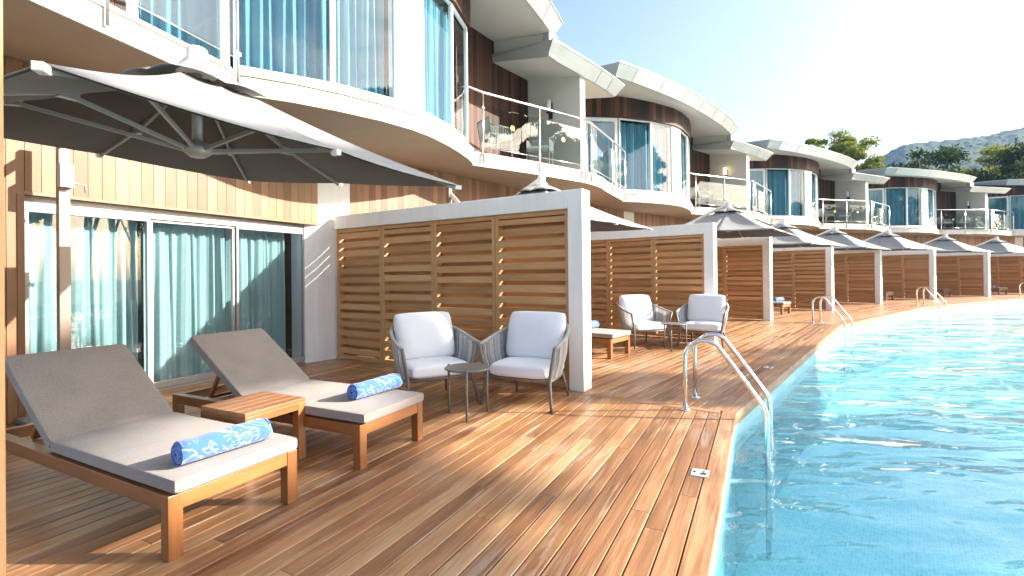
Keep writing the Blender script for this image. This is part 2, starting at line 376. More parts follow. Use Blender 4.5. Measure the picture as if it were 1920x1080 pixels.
def emit(name, c, s):
    m, nt, out = nodes(name); e = N(nt, 'ShaderNodeEmission', i_Strength=s); e.inputs[0].default_value = (*c, 1); nt.links.new(e.outputs[0], out.inputs[0]); return m
M_lampon = emit('lamp_lit_glass', (1, .72, .32), 2.2)

# ------------------------------------------------------------------ camera
def make_camera():
    th, ph, f, cy = 3.75521994e-03, -9.86998178e-03, 917.423, 511.347
    fw = Vector((0, math.cos(th), math.sin(th))); u = Vector((0, -math.sin(th), math.cos(th))); r = Vector((1, 0, 0))
    c, s = math.cos(ph), math.sin(ph)
    rr = r * c + u * s; uu = -r * s + u * c
    cam = bpy.data.cameras.new('camera'); o = bpy.data.objects.new('camera', cam); col.objects.link(o)
    o.matrix_world = Matrix(((rr.x, uu.x, -fw.x, 0), (rr.y, uu.y, -fw.y, 0), (rr.z, uu.z, -fw.z, H), (0, 0, 0, 1)))
    cam.sensor_width = 36; cam.lens = f / 1920 * 36; cam.shift_y = -(540 - cy) / 1920; cam.clip_end = 6000; cam.clip_start = .05
    sc.camera = o
make_camera()

# ------------------------------------------------------------------ light
SUN_AZ, SUN_EL = 90, 25
def make_light():
    l = bpy.data.lights.new('sun', 'SUN'); l.energy = 5.0; l.angle = R(.5); l.color = (1, .93, .82)
    o = bpy.data.objects.new('sun', l); col.objects.link(o)
    a, e = R(SUN_AZ), R(SUN_EL); s = Vector((math.sin(a) * math.cos(e), math.cos(a) * math.cos(e), math.sin(e)))
    o.rotation_euler = (-s).to_track_quat('-Z', 'Y').to_euler(); o.location = s * 60
    w = bpy.data.worlds.new('World'); sc.world = w; w.use_nodes = True; nt = w.node_tree; nt.nodes.clear()
    out = nt.nodes.new('ShaderNodeOutputWorld'); bg = nt.nodes.new('ShaderNodeBackground'); sky = nt.nodes.new('ShaderNodeTexSky')
    sky.sky_type = 'NISHITA'; sky.sun_disc = False; sky.sun_elevation = e; sky.sun_rotation = a; sky.dust_density = 3.0; sky.ozone_density = 1.0; sky.air_density = 1.0
    bg.inputs[1].default_value = .105
    # scattered cloud over the far side of the pool
    tc = N(nt, 'ShaderNodeTexCoord'); sep = N(nt, 'ShaderNodeSeparateXYZ'); nt.links.new(tc.outputs['Generated'], sep.inputs[0])
    mp = N(nt, 'ShaderNodeMapping'); nt.links.new(tc.outputs['Generated'], mp.inputs[0]); mp.inputs['Scale'].default_value = (1, 1, 2.4)
    n = N(nt, 'ShaderNodeTexNoise', i_Scale=5.0, i_Detail=8.0, i_Roughness=.62); nt.links.new(mp.outputs[0], n.inputs[0])
    side = math_(nt, 'MULTIPLY_ADD', math_(nt, 'SUBTRACT', math_(nt, 'MULTIPLY', sep.outputs[0], .9), math_(nt, 'MULTIPLY', sep.outputs[1], .9)), 2.2, -.35)
    side = math_(nt, 'MINIMUM', math_(nt, 'MAXIMUM', side, 0), 1)
    cl = math_(nt, 'MULTIPLY_ADD', n.outputs[0], 7.0, -3.6); cl = math_(nt, 'MINIMUM', math_(nt, 'MAXIMUM', cl, 0), .8)
    f = math_(nt, 'MULTIPLY', cl, side)
    nt.links.new(mixc(nt, f, sky.outputs[0], (9.5, 9.2, 8.8)), bg.inputs[0]); nt.links.new(bg.outputs[0], out.inputs[0])
make_light()
sc.view_settings.view_transform = 'Standard'; sc.view_settings.look = 'None'; sc.view_settings.exposure = 1.85; sc.view_settings.gamma = 1
sc.render.engine = 'CYCLES'; sc.cycles.use_denoising = True; sc.cycles.max_bounces = 10; sc.cycles.transparent_max_bounces = 24; sc.cycles.glossy_bounces = 5; sc.cycles.diffuse_bounces = 5
sc.cycles.sample_clamp_indirect = 6

# ------------------------------------------------------------------ setting: ground, pool, deck
RP = 50.70                      # distance of the straight pool edges from the centre
def chord(d, m0=-3, m1=6):      # corners of the pool edge offset to distance d
    return [world(HALF + UNIT * m, d / math.cos(R(HALF))) for m in range(m0, m1)]
def make_ground():
    b = MB(); rings = [0, 16, 32.9, 50.9, 57.6, 75, 120, 250, 470]; n = 60
    for i in range(len(rings) - 1):
        for k in range(n):
            f0, f1 = 360 / n * k - 60, 360 / n * (k + 1) - 60
            if 32 <= rings[i] < 57 and -36 - 1e-6 <= f0 and f1 <= 72 + 1e-6: continue
            q = [world(f0, rings[i]), world(f1, rings[i]), world(f1, rings[i + 1]), world(f0, rings[i + 1])]
            st = len(b.v); b.v += [(p.x, p.y, -.06) for p in q]; b.face([st, st + 1, st + 2, st + 3] if rings[i] > 0 else [st, st + 2, st + 3])
    m, nt, out = nodes('dry_ground'); p = principled(nt, out, i_Roughness=.95)
    g = N(nt, 'ShaderNodeNewGeometry'); nz = N(nt, 'ShaderNodeTexNoise', i_Scale=.3, i_Detail=8.0); nt.links.new(g.outputs['Position'], nz.inputs[0])
    nt.links.new(ramp(nt, nz.outputs[0], [(.35, (.05, .08, .025)), (.65, (.16, .15, .07))]), p.inputs['Base Color'])
    tag(b.build('ground', m), 'dry grassy ground around the pool and villas', None, None, 'structure')
make_ground()

def make_pool():
    zf, zw = -1.6, -.25
    o = [(p.x, p.y) for p in chord(RP)]; i_ = [(p.x, p.y) for p in chord(33)]
    b = MB()
    for k in range(len(o) - 1):
        n = 6
        st = len(b.v); a, c, d, e = o[k], o[k + 1], i_[k + 1], i_[k]
        b.v += [(*a, zf), (*c, zf), (*d, zf), (*e, zf)]; L = math.dist(a, c)
        b.face([st + 3, st + 2, st + 1, st], [(-L / 4, 26), (L / 4, 26), (L / 2, 0), (-L / 2, 0)])
    tag(b.build('pool_floor', M_tile), 'turquoise mosaic floor of the swimming pool', None, None, 'structure')
    b = MB(); w = MB()
    for pl, flip in ((o, False), (i_, True)):
        for k in range(len(pl) - 1):
            for bb, z0, z1 in ((b, zf, -.40), (w, -.40, -.02)):
                st = len(bb.v); a, c = pl[k], pl[k + 1]; L = math.dist(a, c)
                bb.v += [(*a, z0), (*c, z0), (*c, z1), (*a, z1)]; fc = [st, st + 1, st + 2, st + 3]
                bb.face(fc if flip else fc[::-1], [(0, z0), (L, z0), (L, z1), (0, z1)] if flip else [(0, z1), (L, z1), (L, z0), (0, z0)])
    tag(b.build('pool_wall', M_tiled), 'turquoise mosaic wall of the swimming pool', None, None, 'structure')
    tag(w.build('pool_waterline', M_tilew), 'pale mosaic band along the pool edge at water level', None, None, 'structure')
    b = MB()
    for k in range(len(o) - 1):
        st = len(b.v); b.v += [(*o[k], zw), (*o[k + 1], zw), (*i_[k + 1], zw), (*i_[k], zw)]; b.face([st + 3, st + 2, st + 1, st])
    tag(b.build('water', M_water), 'rippled turquoise water of the swimming pool', None, None, 'structure')
make_pool()

def make_deck():
    b = MB(); base = MB(); rnd = random.Random(3)
    W, G, T, CH = .118, .007, .03, .004
    ta = math.tan(R(HALF))
    for m in range(-2, 6):
        an = R(A1 + UNIT * m); ca, sa = math.cos(an), math.sin(an)
        L = lambda x, y, z: (CX + x * ca + y * sa, CY - x * sa + y * ca, z)
        def board(p4, z1, t, th=T):   # p4: quad ccw in plan, bevelled top edges (long sides are edges 0-1 and 2-3)
            (x0, y0), (x1, y1), (x2, y2), (x3, y3) = p4
            lo = [L(x0, y0, z1 - th), L(x1, y1, z1 - th), L(x2, y2, z1 - th), L(x3, y3, z1 - th)]
            def inn(pa, pb, f): return (pa[0] + (pb[0] - pa[0]) * f, pa[1] + (pb[1] - pa[1]) * f)
            w = math.dist(p4[0], p4[3]) or 1; f = CH / w
            q = [inn(p4[0], p4[3], f), inn(p4[1], p4[2], f), inn(p4[2], p4[1], f), inn(p4[3], p4[0], f)]
            mid = [L(*c, z1 - CH) for c in p4]; top = [L(*c, z1) for c in q]
            st = len(b.v); b.v += lo + mid + top
            l = math.dist(p4[0], p4[1]); ou, ov = rnd.random() * 60, rnd.random() * 60
            U = [(ou, ov), (ou + l, ov), (ou + l, ov + w), (ou, ov + w)]
            b.face([st + 8, st + 9, st + 10, st + 11], U, t)
            for i in range(4):
                j = (i + 1) % 4
                b.face([st + i, st + j, st + 4 + j, st + 4 + i], [U[i], U[j], U[j], U[i]], t)
                b.face([st + 4 + i, st + 4 + j, st + 8 + j, st + 8 + i], [U[i], U[j], U[j], U[i]], t)
        y = RP - .02
        # nosing board and fascia along the water
        def xl(yy, off): return yy * ta - off
        jw = .055
        board([(-xl(y, 0), y), (xl(y, 0), y), (xl(y + .135, 0), y + .135), (-xl(y + .135, 0), y + .135)], .004, .72, .05)
        for z0, z1 in ((-.125, -.046),):
            st = len(b.v); ya = y + .012; pts = [(-xl(ya, 0), ya), (xl(ya, 0), ya), (xl(ya + .03, 0), ya + .03), (-xl(ya + .03, 0), ya + .03)]
            b.hexa([L(*c, z0) for c in pts] + [L(*c, z1) for c in pts], .6)
        y += .135 + G
        r = 0
        while y < 57.45:
            y2 = y + W - G
            xa, xb = xl(y, jw + G), xl(y2, jw + G)
            cuts = []
            c = -xa + rnd.uniform(1.2, 4.2)
            while c < xa - .8: cuts.append(c); c += rnd.uniform(2.4, 4.6)
            e0 = (-xa, -xb)
            for cx in cuts + [None]:
                e1 = (cx - .002, cx - .002) if cx is not None else (xa, xb)
                board([(e0[0], y), (e1[0], y), (e1[1], y2), (e0[1], y2)], 0, rnd.random())
                if cx is not None: e0 = (cx + .002, cx + .002)
            y += W; r += 1
        # joint board on the radial line at +HALF
        ys = RP + .13; c2, s2 = math.cos(R(HALF)), math.sin(R(HALF))
        def RL(d, off): return (d * s2 + off * c2, d * c2 - off * s2)
        d0, d1 = (ys + G) / c2, 57.5 / c2
        board([RL(d0, -jw), RL(d1, -jw), RL(d1, jw), RL(d0, jw)][::-1] and [RL(d0, jw), RL(d1, jw), RL(d1, -jw), RL(d0, -jw)], .002, rnd.random())
        st = len(base.v); ye = RP + .04
        base.v += [L(-xl(ye, 0), ye, -.034), L(xl(ye, 0), ye, -.034), L(xl(57.5, 0), 57.5, -.034), L(-xl(57.5, 0), 57.5, -.034)]
        base.face([st, st + 1, st + 2, st + 3])
    tag(b.build('deck', M_deck), 'oiled hardwood pool deck of long boards', None, None, 'structure')
    tag(base.build('deck_base', plain('deck_joists', (.09, .06, .04), .9, .2)), 'dark bearers seen through the deck gaps', None, None, 'structure')
make_deck()

# ------------------------------------------------------------------ villas (built once in local coordinates, base point at phi 5.9, r 57)
def vl(phi, r):
    a = R(phi - HALF); return (r * math.sin(a), r * math.cos(a) - 57)
def gs(side, x, y):             # straight ground facade: side 0 = right half of the section before, 1 = left half of the next
    a = R(-HALF if side == 0 else HALF); return (x * math.cos(a) + y * math.sin(a), -x * math.sin(a) + y * math.cos(a) - 57)
def planks(mb, P, Q, z0, z1, w=.135, th=.022, off=0, rnd=random, ztop=None):
    """vertical boards from plan point P to Q; the outward (pool) side is to the right of P->Q"""
    P, Q = Vector(P), Vector(Q); d = Q - P; L = d.length; d /= L; nrm = Vector((d.y, -d.x))
    n = max(1, round(L / w)); w = L / n
    for i in range(n):
        a = P + d * (i * w + .0025) + nrm * off; c = P + d * ((i + 1) * w - .0025) + nrm * off
        zz = z1 if ztop is None else ztop(i / n)
        a2, c2 = a + nrm * th, c + nrm * th
        mb.hexa([(*a2, z0), (*c2, z0), (*c, z0), (*a, z0), (*a2, zz), (*c2, zz), (*c, zz), (*a, zz)], rnd.random())
def wallbox(mb, P, Q, z0, z1, th, off=0, t=.5):
    """solid wall whose outer face runs P->Q, thickness th inwards (left of P->Q)"""
    P, Q = Vector(P), Vector(Q); d = (Q - P).normalized(); n = Vector((d.y, -d.x)); P = P + n * off; Q = Q + n * off
    a, c = P - n * th, Q - n * th
    mb.hexa([(*P, z0), (*Q, z0), (*c, z0), (*a, z0), (*P, z1), (*Q, z1), (*c, z1), (*a, z1)], t)
def lerp(P, Q, s): return (P[0] + (Q[0] - P[0]) * s, P[1] + (Q[1] - P[1]) * s)
def curtain(P, Q, z0, z1, mat, parent, folds=None, amp=.035, seed=0, off=.2):
    P, Q = Vector(P), Vector(Q); d = Q - P; L = d.length; d /= L; nrm = Vector((d.y, -d.x)); rnd = random.Random(seed)
    folds = folds or max(3, int(L / .13)); b = MB(); ph = [rnd.uniform(-.5, .5) for _ in range(folds + 3)]
    def fn(u, v):
        s = u * folds; k = int(s); w = ph[k] * (1 - (s - k)) + ph[k + 1] * (s - k)
        y = amp * math.sin(2 * math.pi * s + w * 2.4) * (1 - .25 * v) + .012 * math.sin(5 * math.pi * s + 3 * w) + .02 * math.sin(2.3 * s + 2 * v)
        x = u * L + .012 * math.sin(2 * math.pi * s * .5 + v * 1.5)
        q = P + d * x - nrm * (off + y); return (q.x, q.y, z0 + (z1 - z0) * v)
    b.grid(fn, folds * 10, 6); return b.build('curtain', mat, parent)
def window(P, Q, z0, z1, parent, sill=.05, st=.045, head=.05, mat=None, depth=.07, name='window', mull=()):
    mat = mat or M_alu; b = MB()
    L = math.dist(P, Q)
    wallbox(b, P, Q, z0, z0 + sill, depth); wallbox(b, P, Q, z1 - head, z1, depth)
    wallbox(b, P, lerp(P, Q, st / L), z0 + sill, z1 - head, depth); wallbox(b, lerp(P, Q, 1 - st / L), Q, z0 + sill, z1 - head, depth)
    for s in mull: wallbox(b, lerp(P, Q, s - st / 2 / L), lerp(P, Q, s + st / 2 / L), z0 + sill, z1 - head, depth)
    w = b.build(name, mat, parent, bevel=.004)
    g = MB(); ss = [st / L] + [s for s in mull] + [1 - st / L]
    P2, Q2 = Vector(P), Vector(Q); d = (Q2 - P2).normalized(); n = Vector((d.y, -d.x))
    for i in range(len(ss) - 1):
        a = Vector(lerp(P, Q, ss[i])) - n * .035; c = Vector(lerp(P, Q, ss[i + 1])) - n * .035
        g = MB(); k = 0; g.v = [(*a, z0 + sill), (*c, z0 + sill), (*c, z1 - head), (*a, z1 - head)]; g.face([0, 1, 2, 3])
        g.build('pane', M_pane, w)
    return w

SLAB = [(0, 55.45), (.6, 55.46), (1.0, 55.52), (1.6, 55.70), (2.6, 55.95), (3.5, 56.2), (3.62, 56.3), (3.75, 56.2), (4.2, 55.95), (4.75, 55.74), (5.4, 55.57), (6.0, 55.51), (6.45, 55.54), (7.0, 55.66), (7.5, 55.81), (8.05, 56.02), (8.35, 56.17), (8.52, 56.30), (8.6, 56.27), (9.94, 55.84), (11.8, 55.45)]
EAVE_U = [(1.75, 55.48), (2.39, 55.29), (3.05, 55.18), (3.71, 55.09), (4.4, 55.01), (5.04, 54.96), (5.7, 54.94), (6.33, 54.95), (6.95, 54.97), (7.55, 55.01), (8.1, 55.06), (8.6, 55.11), (9.2, 55.21), (9.7, 55.31), (10.15, 55.42), (10.5, 55.56)]
EAVE_L = [(10.2, 55.50), (10.9, 55.46), (11.6, 55.43), (12.3, 55.42), (12.95, 55.44), (13.55, 55.50)]
def make_villa():
    V = empty('villa', (0, 0, 0))
    rnd = random.Random(5)
    # --- ground storey
    c = MB()
    planks(c, gs(0, .14, 57.2), gs(0, 1.96, 57.2), 0, 3.69, rnd=rnd); planks(c, gs(0, 1.96, 57.2), gs(0, 5.70, 57.2), 2.36, 3.69, rnd=rnd)
    planks(c, gs(1, -1.96, 57.2), gs(1, -.14, 57.2), 0, 3.69, rnd=rnd); planks(c, gs(1, -5.45, 57.2), gs(1, -1.96, 57.2), 2.36, 3.69, rnd=rnd)
    wallbox(c, gs(0, 1.95, 57.172), gs(0, 5.72, 57.172), 2.325, 2.358, .17, t=.7); wallbox(c, gs(1, -5.47, 57.172), gs(1, -1.95, 57.172), 2.325, 2.358, .17, t=.7)
    wallbox(c, gs(0, 1.90, 57.168), gs(0, 1.955, 57.168), 0, 2.325, .15, t=.3); wallbox(c, gs(1, -1.955, 57.168), gs(1, -1.90, 57.168), 0, 2.325, .15, t=.3)
    c.build('ground_cladding', M_clad, V)
    c = MB()
    for s, xa, xb in ((0, .12, 1.9), (1, -1.9, -.12)): wallbox(c, gs(s, xa, 57.21), gs(s, xb, 57.21), 0, 3.69, .2)
    for s, xa, xb in ((0, 1.9, 5.72), (1, -5.46, -1.9)): wallbox(c, gs(s, xa, 57.22), gs(s, xb, 57.22), 2.38, 3.69, .2)
    c.build('ground_wall', M_wallp, V)
    c = MB(); c.prism([gs(0, 5.50, 57.27), gs(0, 5.70, 57.19), gs(0, 5.905, 57.165), gs(1, -5.47, 57.165), gs(1, -5.47, 57.6), gs(0, 5.50, 57.6)], 0, 3.69)
    c.build('corner_pillar', M_white, V)
    for s, xs in ((0, (1.99, 3.18, 4.31, 5.52)), (1, (-5.46, -4.3, -3.15, -1.99))):
        fr = MB(); y = 57.29
        wallbox(fr, gs(s, xs[0], y), gs(s, xs[3], y), 2.20, 2.325, .1); d = fr.build('door', M_alug, V)
        fr = MB(); wallbox(fr, gs(s, xs[0], y), gs(s, xs[3], y), 0.005, .035, .12); fr.build('threshold', M_alug, d)
        for i in range(3):
            window(gs(s, xs[i] + .004, y + (.03 if i == 1 else 0)), gs(s, xs[i + 1] - .004, y + (.03 if i == 1 else 0)), .037, 2.197, d, .085, .036, .036, M_alug, .05, 'door_leaf')
            pass
        for i in range(3):
            curtain(gs(s, xs[i] + .03, y), gs(s, xs[i + 1] - (.03 if not (s == 0 and i == 2) else .2), y), .06, 2.19, M_curt, V, seed=i + 10 * s, off=.26)
    c = MB()
    for s, xa, xb in ((0, 1.7, 5.8), (1, -5.6, -1.7)): wallbox(c, gs(s, xa, 57.95), gs(s, xb, 57.95), 0, 2.4, .1)
    for s, xa in ((0, 1.75), (0, 5.6), (1, -5.5), (1, -1.85)): c.hexa([(*gs(s, xa, 57.4), 0), (*gs(s, xa + .1, 57.4), 0), (*gs(s, xa + .1, 57.95), 0), (*gs(s, xa, 57.95), 0), (*gs(s, xa, 57.4), 2.4), (*gs(s, xa + .1, 57.4), 2.4), (*gs(s, xa + .1, 57.95), 2.4), (*gs(s, xa, 57.95), 2.4)])
    c.build('ground_room', M_dark, V)
    # --- first-floor slab, stepped lip on its edge
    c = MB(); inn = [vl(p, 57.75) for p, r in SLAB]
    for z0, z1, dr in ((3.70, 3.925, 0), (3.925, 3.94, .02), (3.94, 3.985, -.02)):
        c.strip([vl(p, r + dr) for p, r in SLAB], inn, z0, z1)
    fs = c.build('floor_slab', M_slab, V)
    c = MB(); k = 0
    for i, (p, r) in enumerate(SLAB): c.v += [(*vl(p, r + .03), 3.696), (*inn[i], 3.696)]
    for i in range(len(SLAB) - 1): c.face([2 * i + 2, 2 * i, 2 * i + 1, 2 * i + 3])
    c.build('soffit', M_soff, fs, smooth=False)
    # --- bay
    G = [(3.69, 56.42), (4.77, 55.86), (5.74, 55.60), (6.35, 55.61), (7.36, 55.82), (8.22, 56.17)]
    gp = [vl(*g) for g in G]; ZB, ZT = 3.985, 6.38
    for i in (0, 1, 3, 4):
        window(gp[i], gp[i + 1], ZB, ZT, V, .14, .035, .05, M_alu)
    for i in (0, 1):
        curtain(lerp(gp[i], gp[i + 1], .03), lerp(gp[i], gp[i + 1], .97 if i == 0 else .88), 4.05, 6.3, M_curtb, V, seed=30 + i, amp=.045, off=.2)
    curtain(lerp(gp[3], gp[4], .05), lerp(gp[3], gp[4], .97), 4.05, 6.3, M_curtb, V, seed=33, off=.2)
    curtain(lerp(gp[4], gp[5], .03), lerp(gp[4], gp[5], .6), 4.05, 6.3, M_curtb, V, seed=34, off=.2)
    c = MB(); wallbox(c, lerp(gp[2], gp[3], .0), gp[3], ZB, ZT, .18, .012); c.build('bay_pillar', M_white, V)
    c = MB(); prev = None
    Fp = [(2.8, 57.2), (3.66, 56.40), (4.77, 55.82), (5.74, 55.56), (6.35, 55.57), (7.36, 55.78), (8.28, 56.16), (8.32, 56.5), (8.3, 57.1)]
    fp = [vl(*g) for g in Fp]
    for i in range(len(fp) - 1): planks(c, fp[i], fp[i + 1], 6.40, 7.02 if i < 6 else 7.25, .14, rnd=rnd)
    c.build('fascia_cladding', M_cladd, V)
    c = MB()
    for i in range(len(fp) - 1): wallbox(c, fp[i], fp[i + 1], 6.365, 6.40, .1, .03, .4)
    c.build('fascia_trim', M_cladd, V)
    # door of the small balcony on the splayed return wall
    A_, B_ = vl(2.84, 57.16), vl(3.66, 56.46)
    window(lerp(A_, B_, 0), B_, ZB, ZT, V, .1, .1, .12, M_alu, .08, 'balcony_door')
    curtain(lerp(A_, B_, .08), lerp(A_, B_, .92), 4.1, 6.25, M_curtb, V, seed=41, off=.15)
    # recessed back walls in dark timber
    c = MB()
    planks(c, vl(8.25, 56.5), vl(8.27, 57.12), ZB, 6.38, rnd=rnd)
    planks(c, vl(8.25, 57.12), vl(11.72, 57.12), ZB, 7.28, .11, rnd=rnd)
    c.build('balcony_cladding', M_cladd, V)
    c = MB(); planks(c, vl(.16, 57.18), vl(2.84, 57.18), ZB, 7.0, .11, rnd=rnd); c.build('balcony_cladding', M_cladd, V)
    c = MB(); pts = [vl(p, r) for p, r in ((-.0, 57.75), (2.0, 57.75), (4.0, 57.75), (6.0, 57.75), (8.0, 57.75), (10, 57.75), (11.8, 57.75))]
    for i in range(len(pts) - 1): wallbox(c, pts[i], pts[i + 1], 3.99, 7.4, .1)
    c.hexa([(*vl(8.3, 56.6), 3.99), (*vl(8.35, 56.6), 3.99), (*vl(8.35, 57.7), 3.99), (*vl(8.3, 57.7), 3.99), (*vl(8.3, 56.6), 7), (*vl(8.35, 56.6), 7), (*vl(8.35, 57.7), 7), (*vl(8.3, 57.7), 7)])
    pts = [vl(p, 57.2) for p in (8.3, 9.5, 10.7, 11.8)]
    for i in range(3): wallbox(c, pts[i], pts[i + 1], 3.99, 7.3, .1)
    c.build('upper_room', M_dark, V)
    # party wall
    c = MB(); a0, a1_ = 11.68, 11.92
    c.prism([vl(a0, 55.50), vl(a1_, 55.50), vl(a1_, 57.7), vl(a0, 57.7)], 3.985, 6.5, zt=[6.36, 6.36, 6.8, 6.8]); c.build('party_wall', M_wallp, V)
    # --- roofs: sloping soffit, fascia leaning outwards, seamed panels
    def roof(name, E, ze, lean, rise, back, slope, seams, endl=True):
        r_ = MB(); n = len(E)
        so = [vl(p, r) for p, r in E]; to = []
        for i, (p, r) in enumerate(E):
            to.append(vl(p + (-.12 if i == 0 else (.14 if i == n - 1 else 0)) , r - lean))
        zi = [ze + slope * (back - r) for p, r in E]
        bi = [vl(p, back) for p, r in E]
        st = len(r_.v)
        for i in range(n):
            r_.v += [(*so[i], ze), (*to[i], ze + rise), (*vl(E[i][0], E[i][1] - lean - .03), ze + rise + .03) if 0 < i < n - 1 else (to[i][0], to[i][1], ze + rise + .03), (*bi[i], zi[i]), (*bi[i], ze + rise + .12 + slope * 1.0)]
        for i in range(n - 1):
            a, b2 = st + 5 * i, st + 5 * (i + 1)
            r_.face([a, b2, b2 + 1, a + 1]); r_.face([a + 1, b2 + 1, b2 + 2, a + 2]); r_.face([a + 2, b2 + 2, b2 + 4, a + 4]); r_.face([b2, a, a + 3, b2 + 3]); r_.face([a + 3, b2 + 3, b2 + 4, a + 4][::-1])
        for a, fl in ((st, False), (st + 5 * (n - 1), True)):
            fc = [a, a + 1, a + 2, a + 4, a + 3]; r_.face(fc if not fl else fc[::-1])
        ro = r_.build(name, M_roof, V, smooth=False)
        s = MB()
        for i in range(n):
            if i in seams:
                p0 = Vector((*so[i], ze)); p1 = Vector((*to[i], ze + rise)); s.bar(p0, p1, .012, .012, (p1 - p0).orthogonal())
        # dark gutter gap and lip
        for i in range(n - 1):
            s.bar((*to[i], ze + rise + .035), (*to[i + 1], ze + rise + .035), .05, .03)
        s.build('roof_seams', M_alug, ro)
        k = MB(); st = 0
        for i in range(n):                   # painted soffit just under the roof sheet
            k.v += [(*vl(E[i][0], E[i][1] + .02), ze - .004), (*bi[i], zi[i] - .004)]
        for i in range(n - 1): k.face([2 * i + 2, 2 * i, 2 * i + 1, 2 * i + 3])
        k.build('soffit', M_wallp, ro, smooth=False)
        return ro
    roof('upper_roof', EAVE_U, 6.84, .19, .30, 57.9, .17, range(1, 15, 2))
    roof('lower_roof', EAVE_L, 6.30, .21, .26, 57.9, .19, (3, 4))
    c = MB(); c.prism([vl(10.25, 55.62), vl(10.38, 55.60), vl(10.38, 57.75), vl(10.25, 57.75)], 6.3, 6.9, zb=[6.325, 6.325, 6.72, 6.72], zt=[6.92, 6.92, 7.3, 7.3]); c.build('roof_beam', M_wallp, V)
    c = MB(); c.prism([vl(10.2, 55.45), vl(10.55, 55.45), vl(10.55, 55.62), vl(10.2, 55.62)], 6.32, 6.86); c.build('downpipe_cover', M_roof, V)
    # --- railings: flat posts fixed to the slab edge, tube handrail, glass panels
    ZR = 5.23
    def railing(P3, posts, name, ends=None):
        rb = MB(); hp = [Vector((*vl(*p), ZR)) for p in P3]
        rb.tube(hp, .024, 8); rb_ = rb.build(name, M_steelb, V)
        low = MB(); pp = [vl(*p) for p in posts]
        for i in range(len(pp) - 1):
            low.tube([(*pp[i], 4.10), (*pp[i + 1], 4.10)], .008, 6)
        for p in pp:
            low.tube([(p[0], p[1], 3.82), (p[0] * 1.0, p[1] + .09, 3.82)], .014, 6); low.tube([(p[0], p[1], 3.88), (p[0], p[1] + .09, 3.88)], .014, 6)
        low.build('railing_rod', M_steelb, rb_)
        for p in pp:
            q = MB(); q.tube([(*p, 3.76), (*p, ZR - .02)], .021, 8)
            q.obox((p[0], p[1], 4.92), (.07, 0, 0), (0, .03, 0), (0, 0, .03)); q.obox((p[0], p[1], 4.16), (.07, 0, 0), (0, .03, 0), (0, 0, .03))
            q.build('post', M_steelb, rb_)
        for i in range(len(pp) - 1):
            a, b2 = Vector(pp[i]), Vector(pp[i + 1]); d = (b2 - a).normalized(); a = a + d * .05; b2 = b2 - d * .05; n = Vector((d.y, -d.x)) * .004
            g = MB(); g.hexa([(*(a + n), 4.12), (*(b2 + n), 4.12), (*(b2 - n), 4.12), (*(a - n), 4.12), (*(a + n), 4.98), (*(b2 + n), 4.98), (*(b2 - n), 4.98), (*(a - n), 4.98)])
            g.build('glass_panel', M_rail, rb_)
            mid = a + (b2 - a) * .5; s = MB(); o_ = n * 1.6
            for k in range(6):
                an = k * math.pi / 3; cc = mid + d * (.035 * math.cos(an)) + o_; zc = 4.62 + .035 * math.sin(an)
                dd = d * .022
                s.hexa([(*(cc - dd), zc - .022), (*(cc + dd), zc - .022), (*(cc + dd + n * .3), zc - .022), (*(cc - dd + n * .3), zc - .022), (*(cc - dd), zc + .022), (*(cc + dd), zc + .022), (*(cc + dd + n * .3), zc + .022), (*(cc - dd + n * .3), zc + .022)])
            if name == 'railing': s.build('sticker', M_yel, rb_)
    railing([(8.15, 56.38), (8.3, 56.22), (8.72, 56.19), (10.24, 55.76), (11.72, 55.40)], [(8.72, 56.19), (10.24, 55.76), (11.72, 55.40)], 'railing')
    railing([(.12, 55.42), (.42, 55.45), (2.12, 55.80), (3.60, 56.18)], [(.30, 55.43), (2.12, 55.80), (3.60, 56.18)], 'corner_railing')
    c = MB()
    for ph in (.5, .62, .74): c.tube([(*vl(ph, 55.47 + (ph - .4) * .2), 3.99), (*vl(ph, 55.47 + (ph - .4) * .2), 5.2)], .012, 6)
    c.build('railing_baluster', M_steelb, V)
    return V
VL = ['nearest two-storey villa with curved bay window, beside the loungers at left',
      'second villa along the pool, its lit wall lamp on the balcony beyond',
      'third villa with curved timber-topped bay, midway along the crescent',
      'fourth villa along the crescent, in bluish shade below the wooded hill',
      'farthest villa cut by the right edge, only its bay showing']
VL[1] = 'second villa from the camera, curved roof edge against the open sky'
villa0 = make_villa(); villas = []
for i, k in enumerate(range(-1, 4)):
    ph = UNIT * k + HALF; loc = world(ph, 57); rz = -R(A1 + ph)
    if i == 0:
        o = villa0; o.location = loc; o.rotation_euler = (0, 0, rz); o['label'] = VL[0]; o['category'] = 'villa'; o['group'] = 'villas along the pool'
    else: o = dup(villa0, loc, rz, VL[i])
    villas.append(o)

def local_at(k, phi, r, z=0):   # world point for unit k
    return world(UNIT * k + phi, r, z)

# wall lamps on the party walls (near face, phi 11.67)
def make_lamp(k, lit, label):
    p = local_at(k, 11.66, 56.35, 5.72); a = R(A1 + UNIT * k + 11.66)
    L = empty('wall_lamp', p, math.pi / 2 - a, label, 'wall lamp', 'balcony wall lamps')
    # local x = radial, +y = towards the balcony (camera side)
    b = MB(); b.box(-.055, .055, .012, .035, -.30, .10); b.box(-.05, .05, .035, .16, -.165, -.135); b.build('bracket', M_black, L, bevel=.003)
    b = MB(); b.cyl((0, .105, -.135), (0, .105, .16), .062, 18); b.build('lamp_shade', M_lampon if lit else M_lampg, L)
for k, lit, lb in ((-1, False, 'unlit wall lamp with white cylinder on the nearest balcony wall'), (0, True, 'glowing wall lamp on the balcony of the second villa'),
                   (1, False, 'unlit wall lamp on the balcony wall of the third villa'), (2, False, 'unlit wall lamp on the shaded balcony wall of the fourth villa')):
    make_lamp(k, lit, lb)

